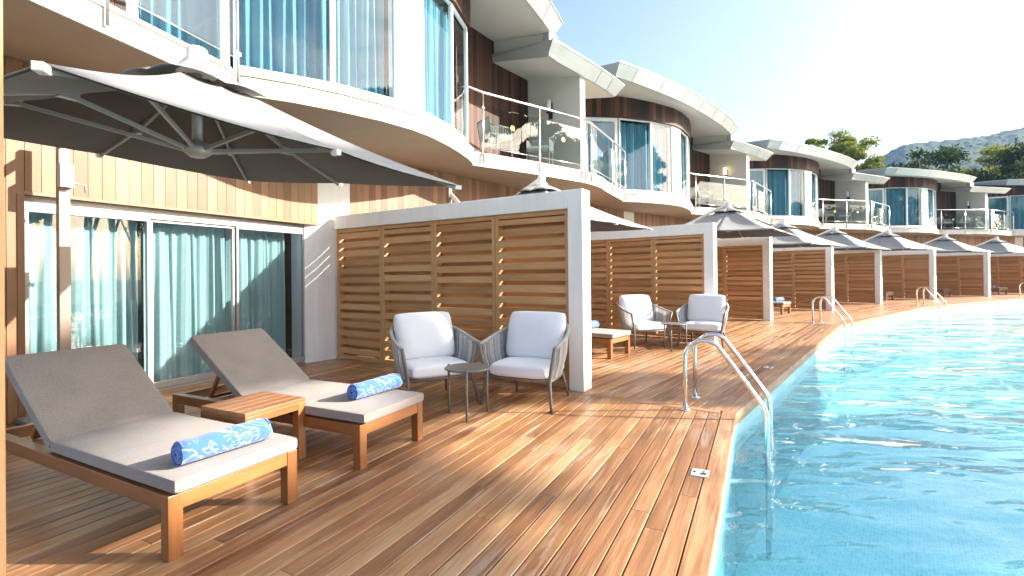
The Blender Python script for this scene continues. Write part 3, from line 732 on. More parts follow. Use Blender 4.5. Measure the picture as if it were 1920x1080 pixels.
# ------------------------------------------------------------------ privacy screens
def make_screen():
    S = empty('privacy_screen', (0, 0, 0))
    # local x = away from the pool, +y = face towards the camera, base at the outer end
    b = MB(); T = .24
    b.box(0, .20, -T, 0, 0, 2.5); b.box(.20, 4.72, -T, 0, 2.27, 2.5)
    b.build('wall_frame', M_white, S, bevel=.008)
    xs = [.206 + i * (4.72 - .206) / 4 for i in range(5)]
    rnd = random.Random(9)
    for i in range(4):
        p = MB(); x0, x1 = xs[i] + .003, xs[i + 1] - .003; z0, z1 = .03, 2.265; st = .055
        y0, y1 = -.205, -.05
        p.box(x0, x0 + st, y0, y1, z0, z1, .45); p.box(x1 - st, x1, y0, y1, z0, z1, .55); p.box(x0 + st, x1 - st, y0, y1, z0, z0 + .06, .5); p.box(x0 + st, x1 - st, y0, y1, z1 - .055, z1, .5)
        z = z0 + .06 + .075 + (.0 if i % 2 else .03); pit = .152; hl = .118
        xa, xb = x0 + st, x1 - st
        while z < z1 - .10:                 # two staggered layers of slats
            p.box(xa, xb, -.074, -.056, z - .048, z + .048, rnd.random())
            p.box(xa, xb, -.198, -.180, z + .076 - .052, z + .076 + .052, rnd.random()); z += pit
        p.box(xa, xb, -.198, -.180, z0 + .05, z0 + .12, .4); p.box(xa, xb, -.198, -.180, z - .03, z1 - .05, .4)
        if z1 - .055 - z + .101 > .1: p.box(xa, xb, -.074, -.056, z - .051, min(z + .051, z1 - .075), .5)
        p.build('louvre_panel', M_slat, S)
    return S
scr0 = make_screen()
SL = ['nearest white-framed screen of timber louvres, behind the two front armchairs', 'white-framed louvre screen behind the second pair of armchairs',
      'louvre screen to the right of the second pair of armchairs, third from the camera', 'louvre screen behind the second pool ladder',
      'louvre screen just left of the third pool ladder, fifth along the deck', 'louvre screen behind the third pool ladder, sixth along the deck', 'seventh louvre screen, with a teak lounger end to its left and right', 'last louvre screen, cut by the right edge of the view']
for j in range(1, 9):
    ph = HALF * (j - 2); loc = world(ph + (.07 if j == 1 else .05), (52.67, 52.43, 52.70, 52.52, 52.65, 52.6, 52.65, 52.6)[j - 1]); rz = math.pi / 2 - R(A1 + ph)
    if j == 1:
        scr0.location = loc; scr0.rotation_euler = (0, 0, rz); tag(scr0, SL[0], 'privacy screen', 'privacy screens between the terraces')
    else: dup(scr0, loc, rz, SL[j - 1])

# timber post close to the camera at the left edge
P = MB(); P.box(-.06, .06, -.06, .06, 0, 2.6); tp = P.build('timber_post', M_slat, bevel=.004)
tp.location = (-1.662, 1.50, 0); tp.rotation_euler = (0, 0, R(-27)); tag(tp, 'tall pale timber post cut by the left edge of the view', 'post')

# ------------------------------------------------------------------ umbrellas
def make_umbrella(N_, R_, BR, BL, zh_lo, zh_hi, pole, ztop, name_lab):
    """corner points of the canopy rim in world space; pole = plan point"""
    c = (Vector(N_) + Vector(R_) + Vector(BR) + Vector(BL)) / 4
    base = Vector((pole[0], pole[1], 0))
    U = empty('cantilever_umbrella', base)
    tl = lambda p: Vector(p) - base
    top = tl((c.x, c.y, zh_hi - .10)); corners = [tl(p) for p in (N_, R_, BR, BL)]
    rim = []
    for i in range(4): rim += [corners[i], (corners[i] + corners[(i + 1) % 4]) / 2]
    # main canopy, eight slightly hollow gores
    b = MB(); n = 8
    r0 = .0
    for g in range(8):
        a, d = rim[g], rim[(g + 1) % 8]
        def fn(u, v, a=a, d=d):
            e = a.lerp(d, u); e = e + (c_ - e).normalized() * (.035 * 4 * u * (1 - u)) * v
            s = .16 + .84 * v; q = top.lerp(e, s); q.z -= (.05 * math.sin(math.pi * s) + .045 * 4 * u * (1 - u) * math.sin(math.pi * min(1, s * .9)) - 0.03 * 0) * 1
            return q
        c_ = tl(c); b.grid(fn, 8, 10, .5, True)
    cp = b.build('canopy', M_canopy, U)
    m = cp.modifiers.new('thickness', 'SOLIDIFY'); m.thickness = .004
    b = MB()  # added dark sheet below the canopy, painting the shade underneath
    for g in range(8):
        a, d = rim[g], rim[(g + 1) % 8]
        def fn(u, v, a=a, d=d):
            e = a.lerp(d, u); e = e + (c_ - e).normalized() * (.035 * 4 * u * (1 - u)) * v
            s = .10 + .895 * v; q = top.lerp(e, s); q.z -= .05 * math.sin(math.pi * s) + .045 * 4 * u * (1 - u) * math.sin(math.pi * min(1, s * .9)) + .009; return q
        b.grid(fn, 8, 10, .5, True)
    b.build('underside_shade', M_undershade, cp)
    # vented top cap with arched edges
    b = MB()
    for g in range(8):
        a, d = rim[g], rim[(g + 1) % 8]
        def fn(u, v, a=a, d=d):
            e = a.lerp(d, u); s = .04 + .20 * v; q = top.lerp(e, s); q.z += .030 + .022 * (4 * u * (1 - u)) * v - .012 * v; return q
        b.grid(fn, 6, 4, .6, True)
    vc = b.build('vent_cap', M_canopy, U); m = vc.modifiers.new('thickness', 'SOLIDIFY'); m.thickness = .004
    hub = tl((c.x, c.y, zh_lo))
    b = MB(); b.tube([hub + Vector((0, 0, -.05)), hub + Vector((0, 0, -.01)), hub + Vector((0, 0, .05))], [.05, .10, .085], 8); b.cyl(hub, (hub.x, hub.y, top.z + .05), .035, 12)
    b.build('hub', M_ualu, U)
    b = MB(); t2 = tl((c.x, c.y, zh_hi + .05)); b.tube([t2 - Vector((0, 0, .19)), t2 - Vector((0, 0, .13)), t2 - Vector((0, 0, .12)), t2 - Vector((0, 0, .012)), t2], [.13, .095, .068, .068, .055], 16)
    b.build('finial', M_uwhite, U)
    for g in range(8):
        e = rim[g]; b = MB(); s0 = .07
        p0 = top.lerp(e, s0) - Vector((0, 0, .05)); p1 = top.lerp(e, 1.0) - Vector((0, 0, .022)); pm = top.lerp(e, .55) - Vector((0, 0, .085))
        b.bar(p0, pm, .02, .028); b.bar(pm, p1, .018, .026)
        rb = b.build('rib', M_ualu, U)
        s = MB(); dirn = (e - top); dirn.z = 0; dirn.normalize(); h0 = hub + dirn * .08
        s.bar(h0, pm - Vector((0, 0, .015)),   .018, .026); s.obox(pm - Vector((0, 0, .01)), dirn * .10, Vector((-dirn.y, dirn.x, 0)) * .045, (0, 0, .055))
        s.build('strut', M_ualu, rb)
        s = MB(); s.obox(p1 + Vector((0, 0, .005)), dirn * .05, Vector((-dirn.y, dirn.x, 0)) * .034, (0, 0, .032)); s.build('rib_tip', M_uwhite, rb)
    # mast, folding arm
    b = MB(); ang = math.atan2(tl(c).y, tl(c).x); ex = Vector((math.cos(ang), math.sin(ang), 0)); ey = Vector((-ex.y, ex.x, 0))
    fa = R(A1 + 90 + math.degrees(math.atan2(base.x - CX, base.y - CY)) - A1 ) ; fx = Vector((math.sin(fa), math.cos(fa), 0)); fy = Vector((-fx.y, fx.x, 0))
    b.obox((0, 0, ztop / 2), fx * .095, fy * .075, (0, 0, ztop)); b.build('mast', M_mast, U, bevel=.006)
    b = MB(); b.obox((0, 0, .03), ex * .6, ey * .6, (0, 0, .05)); b.build('base_plate', M_frame, U, bevel=.01)
    el = (corners[2] + corners[3]) / 2 + Vector((0, 0, .10)); el = el + (Vector((0, 0, el.z)) - el) * .12
    st = Vector((0, 0, ztop - .08))
    b = MB(); b.bar(st, el, .055, .07); b.bar(el, t2 - Vector((0, 0, .05)), .055, .07); b.obox(el, ex * .1, ey * .075, (0, 0, .09))
    b.build('arm', M_uwhite, U, bevel=.004)
    b = MB(); b.obox(ex * .07 + Vector((0, 0, ztop - .45)), ex * .10, ey * .11, (0, 0, .24)); 
    b.tube([ex * .1 + ey * .06 + Vector((0, 0, ztop - .52)), ex * .12 + ey * .14 + Vector((0, 0, ztop - .53)), ex * .08 + ey * .16 + Vector((0, 0, ztop - .60))], .012, 8)
    b.build('crank_box', M_ualu, U, bevel=.006)
    tag(U, name_lab, 'umbrella', 'cantilever umbrellas over the terraces')
    return U
h = .72
UL = ['nearest grey umbrella, dark underside and ribs showing above the two loungers', 'grey umbrella peeking over the nearest louvre screen, its vented top showing',
      'umbrella behind the second louvre screen, above the second pair of armchairs', 'umbrella above the third louvre screen, between two others',
      'umbrella with sunlit right flank above the fourth louvre screen', 'umbrella with sunlit right flank above the fifth louvre screen', 'umbrella above the sixth louvre screen, near the far end', 'farthest umbrella, cut by the right edge of the view']
make_umbrella((-1.65, 1.72, 2.21), (-.45, 4.15, 2.21), (-2.88, 5.35, 2.51), (-4.08, 2.92, 2.51), 2.37, 3.06, (-4.60, 5.02), 2.95, UL[0])
UM = {2: (1.40, 54.5, 3.17), 3: (2.72, 53.3, 3.38), 4: (3.53, 53.2, 3.2), 5: (4.38, 53.05, 3.2), 6: (5.2, 52.7, 3.25), 7: (6.37, 52.9, 3.25), 8: (7.38, 53.2, 3.25)}
for j, (fr, r, zt) in UM.items():
    ph = (fr - 2) * HALF; a = R(A1 + ph + (0, 0, 3, -4, 5, -2, 4, -5, 2)[j]); ex = Vector((math.cos(a), -math.sin(a), 0)); er = Vector((math.sin(a), math.cos(a), 0)); c = world(ph, r); s = 1.45
    zc = zt - .87
    P4 = [c - ex * s - er * s + Vector((0, 0, zc - .03)), c + ex * s - er * s + Vector((0, 0, zc - .03)), c + ex * s + er * s + Vector((0, 0, zc + .05)), c - ex * s + er * s + Vector((0, 0, zc + .05))]
    pp = world(ph - .15, 56.6)
    make_umbrella(*P4, zc + .12, zt, (pp.x, pp.y), 3.2, UL[j - 1])

# ------------------------------------------------------------------ loungers, towels, side table
def make_lounger():
    L = empty('sun_lounger', (0, 0, 0))
    # local: x = width (0..W), y = length away from the foot (0..LEN)
    W, LEN, HT = .70, 2.30, .334; l = .07
    b = MB()
    for x in (-l / 2, W - l / 2): b.box(x, x + l, -l / 2 + l, LEN + l / 2 - l, HT - .085, HT - .002)
    b.box(l / 2, W - l / 2, -l / 2 + .004, l / 2 - .012, HT - .085, HT - .002); b.box(l / 2, W - l / 2, LEN - l / 2 + .01, LEN + l / 2 - .004, HT - .085, HT - .002)
    b.box(l / 2, W - l / 2, LEN - .42, LEN - .37, HT - .08, HT - .03)
    b.build('frame', M_teak, L, bevel=.004)
    for x in (0, W):
        for y in (0, LEN):
            b = MB(); b.box(x - l / 2 - .002, x + l / 2 + .002, y - l / 2, y + l / 2, 0, HT); b.build('leg', M_teak, L, bevel=.004)
    b = MB()
    for i in range(9): y = .10 + i * .15; b.box(l / 2, W - l / 2, y, y + .11, HT - .022, HT - .004)
    b.build('seat_slat', M_teak, L)
    hy, hz, ba = 1.37, HT + .005, R(34); bl = .84
    d = Vector((0, math.cos(ba), math.sin(ba))); n = Vector((0, -math.sin(ba), math.cos(ba)))
    b = MB(); o = Vector((W / 2, hy + .02, hz - .01))
    for x in (-W / 2 + .06, W / 2 - .06): b.obox(o + Vector((x, 0, 0)) + d * (bl / 2) - n * .012, (.045, 0, 0), d * bl, n * .028)
    for i in range(6): b.obox(o + d * (.09 + i * .145) + n * .010, (W - .02, 0, 0), d * .105, n * .018)
    b.build('backrest', M_teak, L, bevel=.003)
    b = MB(); pa = o + d * .52
    for x in (.13, W - .13): b.bar((x, pa.y, pa.z), (x, LEN - .28, HT - .045), .03, .032, (0, 1, 0))
    b.bar((.13, LEN - .30, HT - .03), (W - .13, LEN - .30, HT - .03), .03, .03)
    b.build('support_strut', M_teak, L, bevel=.003)
    def pad(name, c, sy, dd, nn, seed):
        q = MB(); q.cushion(c, W + .045, sy, .088, (1, 0, 0), dd, nn, .05, 24, .10, .0022, seed, corner=.014); pd = q.build(name, M_pad, L)
        c, dd, nn = Vector(c), Vector(dd), Vector(nn); ex = Vector((1, 0, 0)); q = MB(); hx, hy2 = (W + .045) / 2 - .006, sy / 2 - .006
        for k in (-1, 1):
            pts = []
            for cx_, cy_, a0 in ((1, 1, 0), (-1, 1, 90), (-1, -1, 180), (1, -1, 270)):
                for a in range(0, 91, 15): pts.append(c + ex * (cx_ * (hx - .03) + .03 * math.cos(R(a0 + a))) + dd * (cy_ * (hy2 - .03) + .03 * math.sin(R(a0 + a))) + nn * (k * .030))
            q.tube(pts + [pts[0]], .0042, 5, False)
        q.build('piping', M_pad, pd); return pd
    pad('seat_cushion', (W / 2, (hy - .07) / 2 - .01, HT + .047), hy + .05, (0, 1, 0), (0, 0, 1), 3)
    pad('back_cushion', o + d * (bl / 2 + .015) + n * .068, bl + .05, d, n, 4)
    return L
def lounger_pose(foot, ang):    # foot = front-left leg centre, ang = azimuth of the width direction
    # local x -> (sin, cos), local y -> (-cos, sin)
    return (foot[0], foot[1], 0), math.pi / 2 - ang
lg0 = make_lounger()
loc, rz = lounger_pose((-1.774, 2.54), .478); lg0.location = loc; lg0.rotation_euler = (0, 0, rz)
tag(lg0, 'nearest teak sun lounger with taupe pads, at the lower left', 'sun lounger', 'teak sun loungers on the deck')
LPOS = [((-1.161, 3.70), .458, 'teak sun lounger beside the wooden side table, its foot towards the armchairs'),
        ((1.66, 8.36), .66, 'sun lounger half hidden by the end of the nearest louvre screen')]
for f_, a_, lb in LPOS:
    loc, rz = lounger_pose(f_, a_); dup(lg0, loc, rz, lb)
def px(u, v, z=0):
    """plan point of a photo measurement on height z (used to set furniture down where it stands)"""
    f, th, ph, cy = 917.423, 3.75521994e-03, -9.86998178e-03, 511.347
    fw = Vector((0, math.cos(th), math.sin(th))); up = Vector((0, -math.sin(th), math.cos(th))); r = Vector((1, 0, 0)); c, s = math.cos(ph), math.sin(ph)
    rr = r * c + up * s; uu = -r * s + up * c
    d = rr * ((u - 960) / f) + uu * ((cy - v) / f) + fw; t = (z - H) / d.z; return (d.x * t, d.y * t)
for (u, v), j, lb in (((1466, 590), 4, 'sun lounger end with a blue towel, beyond the third louvre screen'), ((1661, 563.5), 6, 'small lounger end beyond the fifth louvre screen'),
                      ((1769, 556.5), 7, 'small lounger end beyond the sixth louvre screen'), ((1873, 552.5), 8, 'farthest lounger end, beyond the seventh louvre screen')):
    p = px(u, v); loc, rz = lounger_pose(p, R(A1 + 90 + HALF * (j - 2.5) - 0)); dup(lg0, loc, rz, lb)

def make_towel(p0, p1, r, label, first=None):
    p0, p1 = Vector(p0), Vector(p1); d = p1 - p0; Ln = d.length; ang = math.atan2(d.y, d.x)
    if first is None:
        b = MB()
        def fn(u, v):
            x = u * Ln; an = v * 2 * math.pi; rr = r * (1 + .025 * math.sin(3 * an + 4 * u) + .012 * math.sin(23 * u)) * (1 - .12 * (abs(u - .5) * 2) ** 14)
            return (x, rr * math.cos(an) * 1.06, rr + rr * math.sin(an) * .95)
        b.grid(fn, 40, 28, .5, True, False, (Ln, 2 * math.pi * r))
        T = empty('rolled_towel', p0)
        b.build('towel_roll', M_towel, T)
        # the spiral of layers showing at both ends
        for xe, sx in ((.004, -1), (Ln - .004, 1)):
            s = MB(); pts = []
            for i in range(70):
                t = i / 69; an = t * 2 * math.pi * 3.4; q = r * (.12 + .80 * t); pts.append((xe + sx * (.012 * (1 - t) - .006), q * math.cos(an), r + q * math.sin(an) * .95))
            s.tube(pts, .0075, 6, True); s.build('towel_edge', M_towel, T)
    else:
        T = dup(first, p0, ang, label)
    T.location = p0; T.rotation_euler = (0, 0, ang); tag(T, label, 'towel', 'rolled pool towels'); return T
tw0 = make_towel((-1.83, 2.66, .425), (-1.565, 3.10, .425), .07, 'rolled blue patterned towel lying on the nearest lounger')
make_towel((-1.325, 4.03, .425), (-1.065, 4.46, .425), .07, 'rolled blue patterned towel lying on the lounger beside the wooden table', tw0)
q = px(1098, 617, .43); make_towel((q[0] - .1, q[1] - .1, .425), (q[0] + .25, q[1] + .28, .425), .07, 'blue towel on the lounger half hidden by the nearest screen', tw0)
q = px(1452, 565, .43); make_towel((q[0], q[1], .425), (q[0] + .4, q[1] + .25, .425), .07, 'blue towel on the lounger beyond the third screen', tw0)

def make_side_table():
    T = empty('wooden_side_table', (-1.90, 3.47, 0), math.pi / 2 - .463)
    # local x along az 26.5 deg, y to its left
    S, HT, l = .52, .48, .07
    b = MB()
    for i in range(5): b.box(0, S, .0012 + i * S / 5, (i + 1) * S / 5 - .0012, HT - .03, HT)
    b.build('tabletop', M_teak, T, bevel=.003)
    b = MB()
    for y in (0, S - .03): b.box(l, S - l, y + .002, y + .028, HT - .085, HT - .031)
    for x in (.004, S - .026): b.box(x - .002, x + .024, l, S - l, HT - .085, HT - .031)
    b.build('apron', M_teak, T, bevel=.003)
    for x in (0, S - l):
        for y in (0, S - l):
            b = MB(); b.box(x, x + l, y, y + l, 0, HT - .031); b.build('leg', M_teak, T, bevel=.004)
    tag(T, 'square teak side table standing between the two nearest loungers', 'side table')
make_side_table()

# ------------------------------------------------------------------ rope armchairs and round tables
def make_armchair():
    A = empty('rope_armchair', (0, 0, 0))
    # local: front = -y; U-shaped shell leaning outwards
    n = 112
    def plan(s, w, dep, front):   # s 0..1 round the U from front-left to front-right
        an = math.pi * (1 - s); x = math.copysign(abs(math.cos(an)) ** .62, math.cos(an)) * w; y = front + (math.sin(an) ** .72) * dep; return x, y
    def top(s):
        x, y = plan(s, .415, .80, -.37); k = math.sin(math.pi * s) ** .9; return Vector((x, y, .655 + .20 * k))
    def bot(s):
        x, y = plan(s, .345, .66, -.33); return Vector((x, y, .30))
    b = MB(); b.tube([top(i / 60) for i in range(61)], .019, 10); b.build('top_rail', M_rope, A)
    b = MB()
    for i in range(n):
        s = (i + .5) / n; p, q = bot(s), top(s); m = p.lerp(q, .5) + Vector((p.x, p.y * .6, 0)).normalized() * .018
        b.tube([p, m, q], .0068, 5, False, random.random())
    b.build('rope_weave', M_weave, A)
    b = MB(); ring = [bot(i / 40) for i in range(41)]; b.tube(ring, .014, 8); b.tube([bot(0), bot(1)], .016, 8)
    for i in range(1, 6):
        y = -.33 + i * .105; b.bar((-.30, y, .300), (.30, y, .300), .03, .008)
    b.build('seat_frame', M_frame, A)
    for sx in (-1, 1):
        b = MB(); b.tube([(sx * .415, -.37, .665), (sx * .372, -.352, .45), (sx * .345, -.335, .29), (sx * .385, -.40, 0)], [.018, .018, .018, .013], 10); b.build('leg', M_frame, A)
        b = MB(); b.tube([(sx * .27, .22, .30), (sx * .31, .31, 0)], [.017, .012], 10); b.build('leg', M_frame, A)
    b = MB(); b.cushion((0, -.07, .385), .64, .60, .18, boxy=.2, puff=.14, wr=.004, seed=2); b.build('seat_cushion', M_cush, A)
    b = MB(); an = R(17); ez = Vector((0, -math.cos(an), -math.sin(an) * -1)); up = Vector((0, math.sin(an), math.cos(an))); nn = Vector((0, -math.cos(an), math.sin(an)))
    b.cushion(Vector((0, .150, .715)), .655, .555, .235, (1, 0, 0), up, nn, boxy=.33, puff=.35, wr=.010, seed=6); b.build('back_cushion', M_cush, A)
    A.scale = (1.10, 1.08, 1.02)
    return A
def make_round_table():
    T = empty('round_side_table', (0, 0, 0))
    b = MB(); b.tube([(0, 0, .482), (0, 0, .486), (0, 0, .500), (0, 0, .503)], [.225, .235, .235, .228], 40); b.build('tabletop', M_frame, T)
    for k in range(3):
        a = R(90 + 120 * k); c = (math.cos(a) * .232, math.sin(a) * .232)
        q = MB(); q.tube([(*c, 0), (*c, .515)], .0125, 10); q.bar((c[0] * .75, c[1] * .75, .476), (*c, .476), .02, .012); q.build('leg', M_frame, T)
    return T
arm0 = make_armchair(); tab0 = make_round_table()
# facing azimuth -> rz so that local -y points there
def face_rz(az): return math.pi - R(az)
def mid_front(a, b, az, back=.40):
    m = ((a[0] + b[0]) / 2, (a[1] + b[1]) / 2); return (m[0] - math.sin(R(az)) * back, m[1] - math.cos(R(az)) * back, 0)
CH = [(mid_front((-1.12, 5.22), (-.436, 5.59), 150), 150, 'grey rope armchair facing right, nearest the two loungers'),
      (mid_front((-.344, 5.50), (.402, 5.14), 206), 206, 'grey rope armchair in front of the end post of the nearest screen'),
      (mid_front(px(1185.8, 651.7), px(1260.8, 650), 162), 162, 'rope armchair with sunlit cushion, left one of the second pair'),
      (mid_front(px(1269.7, 650), px(1356.7, 653), 214), 214, 'rope armchair beside the first pool ladder, right one of the second pair'),
      ((*px(1858, 549), 0), 170, 'far armchair, a small blue cushion showing past the seventh screen')]
for i, (loc, az, lb) in enumerate(CH):
    if i == 0: arm0.location = loc; arm0.rotation_euler = (0, 0, face_rz(az)); tag(arm0, lb, 'armchair', 'rope armchairs on the terraces')
    else: dup(arm0, loc, face_rz(az), lb)
tp1 = [px(833, 779), px(875.5, 791.6), px(920, 777)]
tc = (sum(p[0] for p in tp1) / 3 + .0, sum(p[1] for p in tp1) / 3 + .06)
tab0.location = (*tc, 0); tab0.rotation_euler = (0, 0, R(0)); tab0.rotation_euler.z = math.atan2(tp1[1][1] - tc[1], tp1[1][0] - tc[0]) - R(90)
tag(tab0, 'round taupe metal side table between the two nearest armchairs', 'side table', 'round tables between the armchairs')
q = px(1252, 658.7); dup(tab0, (q[0] + .17, q[1] + .16, 0), R(150), 'round metal side table between the second pair of armchairs')

# ------------------------------------------------------------------ pool ladders
def make_ladder():
    L = empty('pool_ladder', (0, 0, 0))
    # local: x = along the pool edge (0, .58), -y = out over the water
    def path():
        pts = [Vector((0, 0, 0)), Vector((0, 0, .50))]
        for i in range(1, 13):
            a = math.pi - i / 12 * R(128); pts.append(Vector((0, -(.20 + .20 * math.cos(a)), .545 + .20 * math.sin(a))))
        e = Vector((0, -.74, .13)); pts += [pts[-1].lerp(e, .5), e, Vector((0, -.765, .06)), Vector((0, -.77, -.02)), Vector((0, -.77, -1.35))]
        return pts
    for x in (0, .58):
        b = MB(); b.tube([p + Vector((x, 0, 0)) for p in path()], .0235, 14); hr = b.build('handrail', M_steel, L)
        b = MB(); b.tube([(x, 0, .002), (x, 0, .012), (x, 0, .022)], [.055, .052, .030], 18); b.build('flange', M_steel, hr)
    for z in (-.32, -.60, -.88, -1.16):
        b = MB(); b.box(.025, .555, -.81, -.73, z - .012, z + .012); b.build('step', M_steel, L, bevel=.004)
    return L
ld0 = make_ladder()
def ladder_pose(phc, dphi, r):
    a = R(A1 + phc); return world(phc + dphi, r), -a
b1 = Vector((*px(1285, 768.5), 0)); b2 = Vector((*px(1304, 745), 0)); dv = b2 - b1
ld0.location = b1; ld0.rotation_euler = (0, 0, math.atan2(dv.y, dv.x)); tag(ld0, 'nearest polished steel pool ladder, at the front corner of the deck', 'pool ladder', 'steel pool ladders')
for (u1, v1), (u2, v2), lb in (((1524, 606.5), (1533, 604.5), 'second pool ladder, standing at the next corner of the deck edge'), ((1719, 571.7), (1731.5, 571), 'third pool ladder, small and pale in front of the sixth screen'), ((1912, 556.5), (1922, 556.3), 'farthest pool ladder, cut by the right edge of the view')):
    a_ = Vector((*px(u1, v1), 0)); phi = math.degrees(math.atan2(a_.x - CX, a_.y - CY)) - A1
    m = math.floor((phi + HALF) / UNIT); dup(ld0, a_, -R(A1 + UNIT * (m if lb[0] != 's' else m)), lb)

# ------------------------------------------------------------------ depth markers
def text_mesh(s, size, name, mat, parent, loc, rz=0):
    cu = bpy.data.curves.new(name, 'FONT'); cu.body = s; cu.size = size; cu.align_x = 'CENTER'; cu.align_y = 'CENTER'; cu.extrude = .001; cu.offset = .0008
    t = bpy.data.objects.new(name, cu); col.objects.link(t); bpy.context.view_layer.update()
    me = bpy.data.meshes.new_from_object(t.evaluated_get(bpy.context.evaluated_depsgraph_get())); bpy.data.objects.remove(t)
    me.materials.clear(); me.materials.append(mat)
    o = bpy.data.objects.new(name, me); col.objects.link(o); o.parent = parent; o.location = loc; o.rotation_euler = (0, 0, rz); return o
mk = []
for (u, v), lb in (((1313, 888), 'white depth marker tile set in the deck near the front pool edge'), ((1441, 689), 'white depth marker tile in the deck beyond the first ladder')):
    p = px(u, v); phi = math.degrees(math.atan2(p[0] - CX, p[1] - CY)) - A1; m = math.floor((phi + HALF) / UNIT)
    D = empty('depth_marker', (*p, .004), -R(A1 + UNIT * m), lb, 'depth marker', 'pool depth markers')
    b = MB(); b.box(-.062, .062, -.058, .058, -.004, .004); b.build('tile', M_sign, D)
    text_mesh('140', .060, 'number', M_ink, D, (0, -.020, .0055), math.pi)
    text_mesh('cm', .034, 'unit_text', M_ink, D, (0, .036, .0055), math.pi)
    mk.append(D)

# ------------------------------------------------------------------ balcony chairs
def make_bchair():
    A = empty('balcony_chair', (0, 0, 0))
    b = MB()
    for sx in (-.27, .27):
        b.tube([(sx, -.26, 0), (sx, -.25, .64)], .012, 6); b.tube([(sx * .9, .25, 0), (sx * .95, .24, .42), (sx, .30, .82)], .012, 6); b.tube([(sx, -.25, .64), (sx, .0, .66), (sx, .27, .66)], .012, 6); b.tube([(sx, -.25, .42), (sx * .95, .24, .42)], .011, 6)
    b.tube([(-.27, .30, .82), (.27, .30, .82)], .012, 6); b.tube([(-.27, -.25, .42), (.27, -.25, .42)], .011, 6); b.build('chair_frame', M_rope, A)
    b = MB()
    for i in range(26):
        x = -.26 + .52 * i / 25; b.tube([(x, .245, .44), (x, .30, .82)], .0075, 4, False)
    for sx in (-.27, .27):
        for i in range(12):
            y = -.22 + .46 * i / 11; b.tube([(sx, y, .44), (sx, y, .66)], .007, 4, False)
    for i in range(14): y = -.23 + .46 * i / 13; b.bar((-.26, y, .43), (.26, y, .43), .018, .006)
    b.build('rope_weave', M_weave, A)
    b = MB(); b.cushion((0, -.01, .475), .50, .48, .085, boxy=.3, puff=.2, seed=1, n=8); b.build('seat_cushion', M_cush, A)
    return A
bc0 = make_bchair(); first = True
NM = ['nearest', 'second', 'third', 'fourth']
for k in range(-1, 3):
    for ph, r, az, side in ((9.35, 56.35, 70, 'left'), (10.85, 56.15, -75, 'right')):
        loc = local_at(k, ph, r, 3.985); a = A1 + UNIT * k + ph + 90
        lb = 'rope chair with pale cushion behind the glass of the %s balcony, its %s one' % (NM[k + 1], side)
        rz = face_rz(a + (0 if az > 0 else 180) + (22 if az > 0 else -22))
        if first: bc0.location = loc; bc0.rotation_euler = (0, 0, rz); tag(bc0, lb, 'chair', 'chairs on the balconies'); first = False
        else: dup(bc0, loc, rz, lb)

# ------------------------------------------------------------------ trees
def tree(name, loc, ht, cr, seed, label, trunk_h=.5, clumps=26, per=150, leaf=.22, mat=None, flat=.55, group=None, lean=0, keep=None):
    rnd = random.Random(seed); T = empty(name, loc, 0, label, 'tree', group)
    b = MB(); th = ht * trunk_h; sp = [Vector((0, 0, -.2))]
    for i in range(1, 6): sp.append(Vector((lean * i / 5 + rnd.uniform(-.12, .12), rnd.uniform(-.12, .12), th * i / 5)))
    b.tube(sp, [cr * .075 * (1 - .09 * i) for i in range(6)], 8)
    cc = []
    for i in range(clumps):
        a = rnd.uniform(0, 6.283); q = math.sqrt(rnd.random()); zz = rnd.uniform(-1, 1)
        rad = cr * q * math.sqrt(max(.05, 1 - .75 * zz * zz)); z = th + (ht - th) * (.45 + .5 * zz * (1 - .25 * q))
        p = Vector((lean + rad * math.cos(a), rad * math.sin(a), z)); cc.append((p, cr * rnd.uniform(.22, .40)))
    for p, s in cc[::2]:
        if keep and not (keep(p + Vector(loc)) and keep(p * .85 + Vector(loc))): continue
        st = sp[rnd.choice((3, 4, 5))]; mid = st.lerp(p, .5) + Vector((0, 0, -.15)); b.tube([st, mid, p], [cr * .03, cr * .02, cr * .008], 5)
    b.build('trunk', M_bark, T)
    f = MB()
    for p, s in cc:
        for _ in range(per):
            d = Vector((rnd.gauss(0, 1), rnd.gauss(0, 1), rnd.gauss(0, 1) * flat)); d = d.normalized() * (s * rnd.random() ** .45); d.z *= .75
            c = p + d
            if keep and not keep(c + Vector(loc)): continue
            n = Vector((rnd.gauss(0, 1), rnd.gauss(0, 1), rnd.gauss(0, 1) + .5)).normalized(); u = n.orthogonal().normalized(); w = n.cross(u); an = rnd.uniform(0, 6.28)
            e = (u * math.cos(an) + w * math.sin(an)) * leaf * rnd.uniform(.6, 1.3); g = n.cross(e).normalized() * leaf * rnd.uniform(.25, .5)
            st = len(f.v); f.v += [tuple(c - e / 2), tuple(c + g / 2), tuple(c + e / 2), tuple(c - g / 2)]
            f.face([st, st + 1, st + 2, st + 3], None, min(1, max(0, rnd.gauss(.5, .22))))
    f.build('crown', mat or M_leaf, T); return T
def at_dist(u, D): return ((u - 960) / 917.4 * D, D, -.05)
TR = [(1512, 44, 14.5, 2.0, 'small rounded pine behind the third villa roof, left of a taller pair'), (1562, 46, 15.5, 2.3, 'tall loose pine behind the third villa roof, in the middle of its group'), (1605, 43, 13.9, 2.2, 'bushy pine at the right end of the group behind the third villa roof'),
      (1662, 58, 13.0, 1.15, 'low pale green tree in front of the hill, left of a pointed one'), (1694, 57, 14.0, 1.05, 'pointed pale green tree rising before the hill'),
      (1806, 56, 10.9, 1.9, 'low spreading tree at the foot of the hill, left of the large pine'), (1880, 44, 13.0, 2.9, 'large round pine at the right edge, above the far roofs'), (1935, 45, 13.8, 3.1, 'tall pine cut by the right edge of the view'), (1842, 52, 12.0, 1.6, 'small bushy tree tucked against the large pine')]
